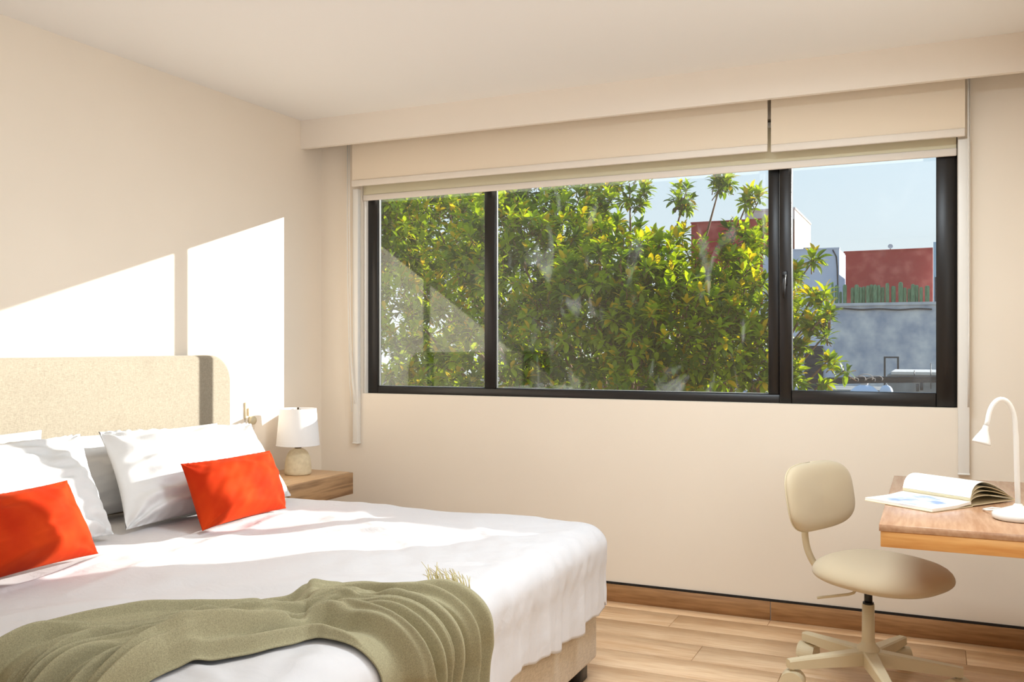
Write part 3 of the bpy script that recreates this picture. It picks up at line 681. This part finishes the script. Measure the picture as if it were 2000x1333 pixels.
# underside plate
MB().rbox((-.10, -.07, .372), (.12, .07, .392), .006).build('seat_plate', M['chair_metal'], ch)
br = superpad(.128, .222, .058, 3.4, .3, flat=.8, curve=.024).build('backrest', M['chair_fabric'], ch)
br.matrix_local = Matrix.Translation((-.215, 0, .680)) @ Matrix.Rotation(math.radians(80), 4, 'Y') @ Matrix.Rotation(PI, 4, 'Z')
piping = MB(); pp = []
for k in range(49):
    q = 2*PI*k/48; c, s = math.cos(q), math.sin(q); x = .128*math.copysign(abs(c)**(2/3.4), c); y = .222*math.copysign(abs(s)**(2/3.4), s); pp.append((x, y, .024*(y/.222)**2-.006))
piping.tube(pp, .0025, 6); piping.build('piping', M['chair_metal'], br)
m = MB()
for i_ in range(1):
    path = [(-.05, 0, .376), (-.14, 0, .378), (-.205, 0, .40), (-.245, 0, .45), (-.262, 0, .51), (-.262, 0, .57), (-.255, 0, .64)]
    pr = []
    for p in path: pr.append(Vector(p))
    # smooth
    sm = []
    for i in range(len(pr)-1):
        for k in range(5):
            t = k/5; p0 = pr[max(i-1, 0)]; p1 = pr[i]; p2 = pr[i+1]; p3 = pr[min(i+2, len(pr)-1)]
            sm.append(.5*((2*p1)+(p2-p0)*t+(2*p0-5*p1+4*p2-p3)*t*t+(3*p1-p0-3*p2+p3)*t**3))
    sm.append(pr[-1]); m.tube(sm, .013, 12)
m.build('back_stem', M['chair_metal'], ch)
m = MB(); m.tube([(-.02, -.04, .372), (-.03, -.05, .350), (-.045, -.06, .343), (-.13, -.13, .325)], .0055, 8); m.build('lever', M['chair_metal'], ch)
m = MB(); m.tube([(0, 0, .30), (0, 0, .376)], .0145, 20); m.tube([(0, 0, .306), (0, 0, .314)], .0195, 24); m.build('piston', M['chair_black'], ch)
m = MB(); m.lathe([(.0, .085), (.036, .085), (.042, .095), (.043, .13), (.038, .150), (.026, .162), (.0225, .175), (.0215, .307), (.0, .307)], n=36, cap=False); m.build('column', M['chair_metal'], ch)
def leg_mesh():
    m = MB(); v = []; 
    prof = [(.035, .026, .088, .140), (.30, .0165, .088, .122), (.315, .0165, .090, .120)]
    for (x, hw, z0, z1) in prof:
        v += [(x, -hw, z0), (x, hw, z0), (x, hw, z1-.006), (x, hw-.005, z1), (x, -hw+.005, z1), (x, -hw, z1-.006)]
    f = []
    for i in range(len(prof)-1):
        for k in range(6): f.append((i*6+k, i*6+(k+1) % 6, (i+1)*6+(k+1) % 6, (i+1)*6+k))
    f.append(tuple(range(5, -1, -1))); f.append(tuple(12+k for k in range(6)))
    m.add(v, f, False); return m.mesh('star_leg')
LM = leg_mesh()
def wheel_mesh():
    m = MB(); n = 24
    for y0, y1 in ((-.022, -.007), (.007, .022)):
        v = []; 
        for y, r in ((y0, .018), (y0, .023), (y0+.002, .025), (y1-.002, .025), (y1, .023), (y1, .018)):
            for k in range(n): q = 2*PI*k/n; v.append((r*math.cos(q), y, .026+r*math.sin(q)))
        f = []
        for i in range(5):
            for k in range(n): f.append((i*n+k, (i+1)*n+k, (i+1)*n+(k+1) % n, i*n+(k+1) % n))
        f.append(tuple(range(n))); f.append(tuple(5*n+k for k in range(n-1, -1, -1)))
        m.add(v, f, True)
    return m.mesh('wheel')
def hood_mesh():
    m = MB(); n = 16; v = []
    for y in (-.024, .024):
        for k in range(n+1):
            q = PI*k/n*1.05-.1; v.append((.031*math.cos(q), y, .028+.031*math.sin(q)))
    f = [(k, k+1, n+1+k+1, n+1+k) for k in range(n)]+[tuple(range(n, -1, -1)), tuple(n+1+k for k in range(n+1))]
    m.add(v, f, False); m.tube([(0, 0, .055), (0, 0, .078)], .007, 10); m.box((-.004, -.006, .02), (.004, .006, .058)); return m.mesh('caster_hood')
WM, HM = wheel_mesh(), hood_mesh()
for k in range(5):
    a = math.radians(70+25.5+72*k)
    lg = obj('star_leg', LM, M['chair_metal'], ch); lg.rotation_euler = (0, 0, a)
    cs = obj('caster', HM, M['chair_metal'], ch); cs.location = (.298*math.cos(a), .298*math.sin(a), 0); cs.scale = (1.38, 1.38, 1.38); cs.rotation_euler = (0, 0, a+[.7, 2.0, -.6, 1.1, 2.6][k])
    wh = obj('wheel', WM, M['chair_metal'], cs); wh.scale = (1, 1, 1)

# ------------------------------------------------------------------ outside
M['asphalt'] = mat('asphalt', srgb(120, 112, 104), .95)
tag(MB().box((-60, 1.2, -3.4), (60, 120, -3.2)).build('street_ground', M['asphalt']), 'street ground far below the window', kind='structure')
def plaster(name, c1, c2, sc=1.2, pos=(.35, .65), st=(1, 1, 1)):
    m = mat(name, c1, .95); add_noise(m, c1, c2, sc, 6, st, pos=pos); return m
M['grey_wall'] = plaster('stained_grey_render', srgb(160, 167, 182), srgb(230, 226, 220), 1.3, (.33, .68))
M['grey_cap'] = plaster('grey_coping', srgb(190, 190, 190), srgb(215, 213, 210), 2)
M['pale_wall'] = plaster('pale_lilac_render', srgb(205, 207, 220), srgb(220, 221, 230), .7)
M['red_wall'] = plaster('faded_red_render', srgb(172, 62, 56), srgb(206, 112, 98), 1.4, (.46, .76))
M['cream_wall'] = mat('cream_render', srgb(214, 204, 192), .95)
M['blue_wall'] = mat('pale_blue_render', srgb(180, 200, 212), .95)
M['dark_metal'] = mat('dark_steel', srgb(40, 44, 50), .5)
M['cable'] = mat('cable_black', srgb(62, 60, 62), .7)
M['cable_pale'] = mat('cable_pale', srgb(188, 172, 160), .7)
M['tank'] = mat('tank_white', srgb(212, 217, 228), .6)
M['roof_conc'] = plaster('roof_concrete', srgb(132, 130, 124), srgb(160, 156, 150), 2)
M['cactus'] = mat('cactus_green', srgb(88, 118, 84), .85)
add_noise(M['cactus'], srgb(92, 128, 88), srgb(138, 170, 126), 3, 3, rnd=True)
M['bark'] = mat('bark', srgb(118, 88, 66), .9)
M['pane_dark'] = mat('dark_glass', srgb(38, 44, 58), .25)

YG = 40.0; ZG = -3.2
def block(name, px0, px1, py_top, Y, depth, m, parent=None, z0=ZG):
    a = at(px0, py_top, Y); b = at(px1, py_top, Y); z1 = (a.z+b.z)/2
    return MB().box((a.x, Y, z0), (b.x, Y+depth, z1)).build(name, M[m], parent)
# grey building with the cactus ledge
gb = empty('grey_building', (at(1715, 600, YG).x, YG, ZG)); tag(gb, 'grey stained concrete building below the cactus ledge', 'building')
def PG(o, r=None): r = r or gb; o.matrix_parent_inverse = Matrix.Translation(-r.location); return o
a = at(1560, 600, YG); b = at(1990, 600, YG); zl = at(1715, 597, YG).z; zc = at(1715, 591.5, YG).z
xl = at(1628, 600, YG).x
PG(MB().box((xl, YG, ZG), (b.x, YG+.95, zl)).build('wall', M['grey_wall'], gb))
PG(box('coping', (xl-.05, YG-.08, zl), (b.x, YG+.95, zc), M['grey_cap'], gb))
PG(MB().box((a.x-3, YG+.02, ZG), (xl-.005, YG+.95, at(1600, 600, YG).z)).build('side_wall', M['pale_wall'], gb))
# the louvred dark window
wl = empty('window'); wl.parent = gb; PG(wl)
def P2g(o, r=wl): o.matrix_parent_inverse = Matrix.Translation(-gb.location); return o
c0 = at(1572, 735, YG); c1 = at(1608, 676, YG)
o = MB().box((c0.x, YG-.10, c0.z-.6), (c1.x, YG+.015, c1.z)).build('dark_window', M['pane_dark'], gb); PG(o); bpy.data.objects.remove(wl)
for i in range(5):
    z = c0.z-.3+(c1.z-c0.z+.3)*(i+.5)/5; q = MB().box((c0.x-.02, YG-.16, z-.03), (c1.x+.02, YG-.09, z+.03)).build('window_bar', M['dark_metal'], gb); PG(q)
# sagging cable below the coping
zz = at(1715, 602, YG).z
m = MB(); m.tube([(xl+(b.x-xl)*t, YG-.06, zz-.0-.9*t*(1-t)*.35+.02*math.sin(t*30)) for t in np.linspace(0, .55, 20)], .035, 6); PG(m.build('wall_cable', M['cable'], gb))
# red house behind the cacti
YR = YG+10
rb = empty('red_house', (at(1736, 500, YR).x, YR, ZG)); tag(rb, 'faded red rooftop wall behind the row of cacti', 'building')
p0 = at(1650, 494, YR); p1 = at(1822, 486.5, YR); zr = .5*(p0.z+p1.z)
PG(MB().add([(p0.x, YR, ZG), (p1.x, YR, ZG), (p1.x, YR+5, ZG), (p0.x, YR+5, ZG), (p0.x, YR, p0.z), (p1.x, YR, p1.z), (p1.x, YR+5, p1.z), (p0.x, YR+5, p0.z)], [(0,3,2,1),(4,5,6,7),(0,1,5,4),(1,2,6,5),(2,3,7,6),(3,0,4,7)], False).build('wall', M['red_wall'], rb), rb)
PG(MB().add([(p0.x-.06, YR-.06, p0.z), (p1.x, YR-.06, p1.z), (p1.x, YR+.2, p1.z), (p0.x-.06, YR+.2, p0.z), (p0.x-.06, YR-.06, p0.z+.07), (p1.x, YR-.06, p1.z+.07), (p1.x, YR+.2, p1.z+.07), (p0.x-.06, YR+.2, p0.z+.07)], [(0,3,2,1),(4,5,6,7),(0,1,5,4),(1,2,6,5),(2,3,7,6),(3,0,4,7)], False).build('coping', M['red_wall'], rb), rb)
# satellite dish on it
dsh = at(1739, 482, YR+.3); ds = empty('satellite_dish', (dsh.x, dsh.y, at(1739, 490.5, YR).z+.07)); tag(ds, 'small grey satellite dish on top of the red wall', 'dish')
h_ = dsh.z-ds.location.z
m = MB(); m.tube([(0, 0, 0), (0, 0, h_)], .02, 8); m.build('mast', M['dark_metal'], ds)
m = MB(); m.lathe([(0, 0), (.06, .006), (.11, .025), (.13, .045), (.125, .048), (.05, .015), (0, .008)], n=28, cap=False); o = m.build('dish', M['grey_cap'], ds)
o.matrix_local = Matrix.Translation((0, -.03, h_)) @ Vector((.1, -1, .25)).to_track_quat('Z', 'Y').to_matrix().to_4x4()
# pale lilac house left of it
YP = YG+1.0
pb = empty('pale_house', (at(1595, 500, YP).x, YP, ZG)); tag(pb, 'pale lilac flat-roofed house left of the red wall', 'building')
a0 = at(1490, 486, YP); a1 = at(1639, 486, YP)
PG(MB().box((a0.x, YP, ZG), (a1.x, YP+3.4, a1.z)).build('wall', M['pale_wall'], pb), pb)
PG(box('parapet', (a0.x, YP-.03, a1.z), (a1.x+.02, YP+.25, a1.z+.06), M['pale_wall'], pb), pb)
m = MB(); m.tube([(a1.x-.28, YP-.04, a1.z-.05), (a1.x-.12, YP-.04, a1.z-.38), (a1.x-.08, YP-.04, a1.z-.9), (a1.x-.06, YP-.04, a1.z-1.7), (a1.x-.05, YP-.04, a1.z-2.4)], .03, 6); PG(m.build('drain_pipe', M['cable'], pb), pb)
q0 = at(1570, 481, YP+.5); PG(box('roof_vent', (q0.x-.0, YP+.3, a1.z), (q0.x+.36, YP+.8, a1.z+.14), M['roof_conc'], pb), pb)
# pale tower behind the mullion
YT = YG+14
tw = empty('pale_tower', (at(1507, 420, YT).x, YT, ZG)); tag(tw, 'pale sunlit tower rising behind the window mullion', 'building')
a0 = at(1455, 409, YT); a1 = at(1552, 409, YT)
PG(MB().box((a0.x, YT, ZG), (a1.x, YT+8, a1.z)).build('wall', M['cream_wall'], tw), tw)
PG(box('parapet', (a0.x-.03, YT-.05, a1.z), (a1.x+.05, YT+8, a1.z+.12), M['cream_wall'], tw), tw)
m = MB(); m.tube([(a1.x-.04, YT-.06, a1.z-2.6), (a1.x-.04, YT-.06, a1.z-.6)], .045, 8); PG(m.build('drain_pipe', M['bark'], tw), tw)
# maroon block behind the tree
YM = YG+8
mr = empty('maroon_building', (at(1420, 440, YM).x, YM, ZG)); tag(mr, 'maroon building half hidden by the tree crown', 'building')
a0 = at(1350, 437, YM); a1 = at(1505, 437, YM)
PG(MB().box((a0.x, YM, ZG), (a1.x, YM+5, a0.z)).build('wall', M['red_wall'], mr), mr)
PG(box('parapet', (a0.x-.03, YM-.05, a0.z), (a1.x+.03, YM+.3, a0.z+.07), M['red_wall'], mr), mr)
# pale blue house at the right jamb
YB2 = YG+2.5
bh = empty('blue_house', (at(1850, 480, YB2).x, YB2, ZG)); tag(bh, 'pale blue house strip right of the red wall', 'building')
a0 = at(1823, 473, YB2); a1 = at(1950, 473, YB2)
PG(MB().box((a0.x, YB2, ZG), (a1.x, YB2+6, a0.z)).build('wall', M['blue_wall'], bh), bh)
c0 = at(1826, 590, YB2); c1 = at(1850, 541, YB2)
PG(box('door', (c0.x, YB2-.03, c0.z), (c1.x, YB2+.01, c1.z), M['pane_dark'], bh), bh)
# row of columnar cacti on the ledge
ORD = ['first', 'second', 'third', 'fourth', 'fifth', 'sixth', 'seventh', 'eighth', 'ninth', 'tenth', 'eleventh', 'twelfth', 'thirteenth', 'fourteenth', 'fifteenth', 'sixteenth', 'seventeenth', 'eighteenth', 'nineteenth', 'twentieth', 'twenty-first', 'twenty-second', 'twenty-third']
CX = [(1626, 551, 4), (1634, 557, 7), (1642, 570, 5), (1650, 556, 7), (1665, 562, 7), (1673, 556, 8), (1680, 561, 7), (1687, 560, 7), (1695, 558, 7), (1702, 556, 8), (1709, 556, 7), (1716, 557, 7), (1724, 561, 7), (1733, 553, 7), (1745, 559, 8), (1759, 551, 8), (1767, 562, 7), (1776, 564, 6), (1783, 555, 7), (1790, 557, 8), (1799, 561, 6), (1811, 558, 8)]
def cactus_mesh():
    m = MB(); ribs = 8; n = 32; v = []; prof = [(.8, 0), (.95, .08), (1, .3), (1, .8), (.97, .9), (.82, .96), (.5, .99), (.15, 1.0)]
    for (r, z) in prof:
        for k in range(n):
            q = 2*PI*k/n; rr = r*(.86+.14*math.cos(q*ribs)); v.append((rr*math.cos(q), rr*math.sin(q), z))
    f = []
    for i in range(len(prof)-1):
        for k in range(n): f.append((i*n+k, i*n+(k+1) % n, (i+1)*n+(k+1) % n, (i+1)*n+k))
    f.append(tuple((len(prof)-1)*n+k for k in range(n))); m.add(v, f, True); return m.mesh('column_cactus')
CM = cactus_mesh()
for i, (px, py, wd) in enumerate(CX):
    Y = YG+.35+.35*((i*7) % 5)/5; p = at(px, py, Y); o = obj('column_cactus', CM, M['cactus'])
    o.location = (p.x, Y, zc); sc = wd*.5*.0232*1.05; o.scale = (sc, sc, p.z-zc); o.rotation_euler = (0, 0, i*1.3)
    tag(o, f'{ORD[i]} green columnar cactus from the left on the grey ledge', 'cactus', 'columnar cacti along the grey ledge')

# nearer rooftop: concrete block, steel portal, water tanks, wires
YN = 24.0
rf = empty('rooftop_block', (at(1790, 745, YN).x, YN, ZG)); tag(rf, 'low concrete rooftop block with a light top edge', 'building')
a0 = at(1733, 730, YN); a1 = at(1900, 730, YN)
PG(MB().box((a0.x, YN, ZG), (a1.x, YN+3, at(1790, 733, YN).z)).build('wall', M['roof_conc'], rf), rf)
PG(box('coping', (a0.x+.1, YN-.04, at(1790, 732.5, YN).z), (a1.x, YN+3, at(1790, 727, YN).z), M['cream_wall'], rf), rf)
for px, py0, py1 in ((1800, 763, 748), (1786, 740, 724), (1818, 760, 710), (1792, 765, 750)):
    a = at(px, py0, YN-.2); b = at(px, py1, YN-.2); m = MB(); m.tube([a, b], .012 if py1 < 730 else .04, 6); PG(m.build('pipe', M['dark_metal'], rf), rf)
pt = empty('steel_portal', (at(1741, 738, YN+4).x, YN+4, at(1741, 760, YN+4).z)); tag(pt, 'small dark steel portal frame standing before the grey building', 'metal frame')
Yp = YN+4
l0, l1, tz = at(1728, 700, Yp), at(1754, 700, Yp), at(1741, 700, Yp).z; bz = pt.location.z
for xx in (l0.x, l1.x): PG(MB().box((xx-.03, Yp-.03, bz), (xx+.03, Yp+.03, tz)).build('post', M['dark_metal'], pt), pt)
PG(MB().box((l0.x-.03, Yp-.03, tz), (l1.x+.03, Yp+.03, tz+.05)).build('lintel', M['dark_metal'], pt), pt)
MB_ = block('portal_roof', 1600, 1735, 762, Yp-.6, 3, 'roof_conc'); tag(MB_, 'flat grey roof carrying the water tanks', 'roof')
def tank(px, py, r_px, label, Y):
    p = at(px, py, Y); r = r_px*(Y-CAM.y)/F_PX/1.05; t = empty('water_tank', (p.x, Y, p.z-2.2*r)); tag(t, label, 'water tank', 'domed water tanks')
    m = MB(); m.lathe([(r*.96, 0), (r, .1*r), (r, 1.2*r), (r*.96, 1.35*r), (r*.8, 1.75*r), (r*.5, 2.02*r), (r*.2, 2.14*r), (0, 2.16*r)], n=36, cap=False); m.build('body', M['tank'], t)
    m = MB(); m.lathe([(r*.22, 2.1*r), (r*.22, 2.24*r), (0, 2.26*r)], n=20, cap=False); m.build('lid', M['cable_pale'], t)
tank(1688, 750, 33, 'larger domed pale water tank by the window sill', YN-1); tank(1731, 752, 12, 'smaller domed water tank beside the rooftop block', YN-3)
# power cables crossing the street, each its own line
YC = 7.3
cab = [((1100, 772), (1548, 742.5), (1900, 737), .014, 'topmost dark overhead cable crossing low in the view'), ((1100, 776), (1548, 745.5), (1900, 740.5), .014, 'second dark overhead cable from the top'),
       ((1100, 780), (1548, 748.5), (1900, 744), .014, 'third dark overhead cable from the top'), ((1100, 784), (1548, 752), (1900, 747), .007, 'lowest dark overhead cable of the bundle')]
for i, (pa, pb_, pc, r, lb) in enumerate(cab):
    A, B, Cc = [at(*q, YC+.12*i) for q in (pa, pb_, pc)]
    xs = np.linspace(A.x-1.5, Cc.x+3, 30); co = np.polyfit([A.x, B.x, Cc.x], [A.z, B.z, Cc.z], 2)
    m = MB(); m.tube([(x, YC+.12*i, np.polyval(co, x)) for x in xs], r, 6); o = m.build('power_cable', M['cable']); tag(o, lb, 'cable', 'overhead cables outside the window')
cw = MB(); q = np.random.default_rng(4)
for i in range(5):
    c = at(1668+i*11, 743-(i % 3)*2, YC-.1); r = .035+.012*(i % 3)
    cw.tube([(c.x+r*1.4*math.cos(t), c.y+.03*math.sin(t*2), c.z+r*.8*math.sin(t)) for t in np.linspace(-.4, 2.7+.5*(i % 2), 14)], .005, 5)
tag(cw.build('wire_loops', M['cable_pale'], bpy.data.objects['power_cable']), 'pale looped wires tied to the cables')

# ------------------------------------------------------------------ tree
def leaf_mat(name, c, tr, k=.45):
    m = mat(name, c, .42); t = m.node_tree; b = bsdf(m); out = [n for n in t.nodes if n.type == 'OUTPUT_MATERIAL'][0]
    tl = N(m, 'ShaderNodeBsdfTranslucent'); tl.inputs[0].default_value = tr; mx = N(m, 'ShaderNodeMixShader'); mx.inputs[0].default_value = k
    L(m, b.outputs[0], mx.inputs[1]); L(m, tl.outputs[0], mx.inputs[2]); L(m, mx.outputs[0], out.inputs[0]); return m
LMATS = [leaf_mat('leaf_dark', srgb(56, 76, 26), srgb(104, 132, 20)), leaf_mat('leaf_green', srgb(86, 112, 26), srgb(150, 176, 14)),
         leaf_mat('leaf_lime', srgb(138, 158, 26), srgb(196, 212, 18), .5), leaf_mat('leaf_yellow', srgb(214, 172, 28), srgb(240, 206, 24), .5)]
st = [(0, 0), (.22, .62), (.5, 1.0), (.78, .72), (1, 0)]
LV = []; LF = []
for t, wv in st:
    z = .10*math.sin(t*PI*.6)-.22*t*t
    LV += [(t, -.20*wv, z+.05*wv), (t, 0, z), (t, .20*wv, z+.05*wv)]
for i in range(4):
    for k in range(2): LF.append((i*3+k, (i+1)*3+k, (i+1)*3+k+1, i*3+k+1))
LV = np.array(LV)
def leafmesh(mi):
    me = bpy.data.meshes.new('leaf'); me.from_pydata(LV.tolist(), [], LF); me.materials.append(LMATS[mi])
    for p in me.polygons: p.use_smooth = True
    return me
LEAF = [leafmesh(i) for i in range(4)]
def frame_from(dirv, roll):
    x = dirv/np.linalg.norm(dirv); up = np.array([0, 0, 1.]); y = np.cross(up, x); ny = np.linalg.norm(y)
    y = y/ny if ny > 1e-3 else np.array([1., 0, 0]); z = np.cross(x, y)
    c, s = math.cos(roll), math.sin(roll); y2 = c*y+s*z; z2 = np.cross(x, y2); return np.stack([x, y2, z2], 1)
def grow(lobes, nper, q, size, tone):
    """sprigs (twig + rosette of leaves) on and inside ellipsoid lobes"""
    leaves = []; twigs = []
    for (c, rad, dens) in lobes:
        c = np.array(c); n = int(nper*dens*np.prod(rad)**(2/3))
        for i in range(n):
            d = q.normal(size=3); d /= np.linalg.norm(d); rr = q.uniform(.35, 1)**.5
            p = c+d*np.array(rad)*rr
            g = d*.8+np.array([0, 0, .75])+q.normal(size=3)*.35+np.array([.15, -.25, 0]); g /= np.linalg.norm(g)
            tl = q.uniform(.10, .22); twigs.append((p-g*tl, p))
            a = np.cross(g, [.3, .2, .9]); a /= np.linalg.norm(a); b = np.cross(g, a)
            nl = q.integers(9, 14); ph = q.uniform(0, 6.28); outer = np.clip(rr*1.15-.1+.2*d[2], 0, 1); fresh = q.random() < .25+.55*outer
            for k in range(nl):
                t = k/(nl-1); az = ph+k*2.4; el = 1.25-1.45*t+q.normal()*.12
                dr = (a*math.cos(az)+b*math.sin(az))*math.cos(el)+g*math.sin(el)
                s = size*(.55+.5*math.sin(PI*min(1, .25+t*.7)))*q.uniform(.85, 1.15)
                u = q.random()
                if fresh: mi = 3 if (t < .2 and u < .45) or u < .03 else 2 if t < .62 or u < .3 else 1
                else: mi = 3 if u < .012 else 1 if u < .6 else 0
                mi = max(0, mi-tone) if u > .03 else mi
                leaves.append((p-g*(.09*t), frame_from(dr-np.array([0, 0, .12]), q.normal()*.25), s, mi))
    return leaves, twigs
def make_tree(name, label, lobes, nper, seed, size, trunk, nparts, tone=0, group=None):
    q = np.random.default_rng(seed); leaves, twigs = grow(lobes, nper, q, size, tone)
    t = empty(name, trunk); tag(t, label, 'tree', group); inv = Matrix.Translation(-t.location)
    order = np.arange(len(leaves))
    if nparts:
        pos = np.array([l[0] for l in leaves]); cp = np.array(CAM); rel = pos-cp
        dep = rel@np.array(DV); px = 1000+F_PX*(rel@np.array(RV))/dep; py = YH-F_PX*rel[:, 2]/dep
        inside = (px > 745) & (px < 1820) & (py > 400) & (py < 755) & ((px < 1490) | (px > 1560))
        score = np.where(inside, dep-np.array([l[2] for l in leaves])*4, 1e9); order = np.argsort(score)
    singles = set(order[:nparts].tolist())
    for i in singles:
        p, Rm, s, mi = leaves[i]; o = obj('leaf', LEAF[mi], None, t); o.matrix_parent_inverse = inv
        o.matrix_basis = Matrix.Translation(p) @ Matrix([list(r)+[0] for r in (Rm*s)]+[[0, 0, 0, 1]])
    rest = [l for i, l in enumerate(leaves) if i not in singles]; n = len(rest)
    R3 = np.array([l[1]*l[2] for l in rest]); P3_ = np.array([l[0] for l in rest])
    V = np.einsum('nij,kj->nki', R3, LV)+P3_[:, None, :]; k = len(LV)
    F = (np.array(LF)[None]+(np.arange(n)*k)[:, None, None]).reshape(-1, 4)
    me = bpy.data.meshes.new('foliage'); me.vertices.add(n*k); me.vertices.foreach_set('co', V.ravel())
    me.loops.add(F.size); me.loops.foreach_set('vertex_index', F.ravel()); me.polygons.add(len(F)); me.polygons.foreach_set('loop_start', np.arange(len(F))*4)
    for m in LMATS: me.materials.append(m)
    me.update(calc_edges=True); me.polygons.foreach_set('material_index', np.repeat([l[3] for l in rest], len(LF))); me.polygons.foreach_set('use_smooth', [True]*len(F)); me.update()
    o = obj('foliage', me, None, t); o.matrix_parent_inverse = inv; tag(o, kind='stuff')
    tb = MB()
    for a, b in twigs: tb.tube([a, b], [.006, .004], 4, False)
    o = tb.build('twigs', M['bark'], t); o.matrix_parent_inverse = inv; tag(o, kind='stuff')
    T = Vector(trunk); fork = T+Vector((.1, 0, 2.3)); o = MB().tube([T, T+Vector((.04, .03, 1.2)), fork, fork+Vector((0, 0, .2))], [.22, .18, .16, .1], 12).build('trunk', M['bark'], t); o.matrix_parent_inverse = inv
    for (c, rad, dens) in lobes:
        c = Vector(c); mid = fork.lerp(c, .5)+Vector((q.uniform(-.2, .2), q.uniform(-.2, .2), -.15))
        pts = [fork+Vector((0, 0, .05)), fork.lerp(mid, .5)+Vector((0, 0, -.05)), mid, mid.lerp(c, .6), c+Vector((q.uniform(-.3, .3)*rad[0], q.uniform(-.3, .3)*rad[1], rad[2]*.3))]
        o = MB().tube(pts, [.06, .04, .028, .018, .006], 8).build('branch', M['bark'], t); o.matrix_parent_inverse = inv
    return t, len(leaves)
def lobe(px, py, Y, r, dens=1.0, sq=(1, .9, .9)):
    p = at(px, py, Y); return (tuple(p), (r*sq[0], r*sq[1], r*sq[2]), dens)
main = [lobe(690, 430, 5.4, .9), lobe(800, 640, 5.2, .85), lobe(840, 440, 5.6, .8), lobe(960, 700, 5.0, .7), lobe(1010, 500, 5.2, .85), lobe(1120, 640, 5.0, .75), lobe(1130, 440, 5.9, .55),
        lobe(1210, 560, 4.9, .75), lobe(1300, 640, 4.9, .75), lobe(1300, 525, 5.6, .50), lobe(1400, 680, 5.2, .6), lobe(1400, 540, 5.8, .5), lobe(1460, 590, 5.6, .5), lobe(1230, 372, 6.3, .30, .7), lobe(1335, 385, 6.2, .18, 1.2), lobe(1180, 350, 6.3, .3, .7),
        lobe(1465, 470, 6.0, .30), lobe(1412, 352, 6.2, .14, 2), lobe(1470, 388, 6.1, .12, 2), lobe(1550, 545, 5.6, .17, 1.3), lobe(1588, 508, 5.7, .07, 3), lobe(1545, 610, 5.6, .2, 1.3), lobe(1598, 575, 5.5, .12, 2), lobe(1590, 630, 5.5, .14, 2), lobe(1618, 612, 5.4, .07, 3), lobe(1555, 672, 5.5, .14, 1.6), lobe(1612, 655, 5.5, .06, 3),
        lobe(1622, 704, 5.4, .055, 4), lobe(1650, 726, 5.4, .045, 5), lobe(1550, 735, 5.3, .16, 1.6), lobe(1608, 748, 5.4, .05, 4), lobe(1490, 735, 5.2, .30), lobe(1250, 760, 4.8, .6), lobe(1080, 790, 5.0, .5), lobe(860, 790, 5.2, .5)]
tr, nl = make_tree('leafy_tree', 'large leafy green tree filling the left and middle panes', main, 330, 5, .140, (-.4, 6.6, ZG), 300)
print('LEAVES', nl)
backl = [lobe(700, 420, 10.2, 1.6), lobe(880, 420, 10.2, 1.6), lobe(1040, 440, 10.2, 1.3), lobe(900, 680, 10, 1.5), lobe(1130, 650, 10, 1.4), lobe(1330, 690, 10, 1.1), lobe(1180, 520, 9.8, .9), lobe(1400, 620, 9.6, .7)]
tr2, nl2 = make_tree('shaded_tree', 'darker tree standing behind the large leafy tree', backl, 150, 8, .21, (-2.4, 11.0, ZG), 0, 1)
print('LEAVES2', nl2)
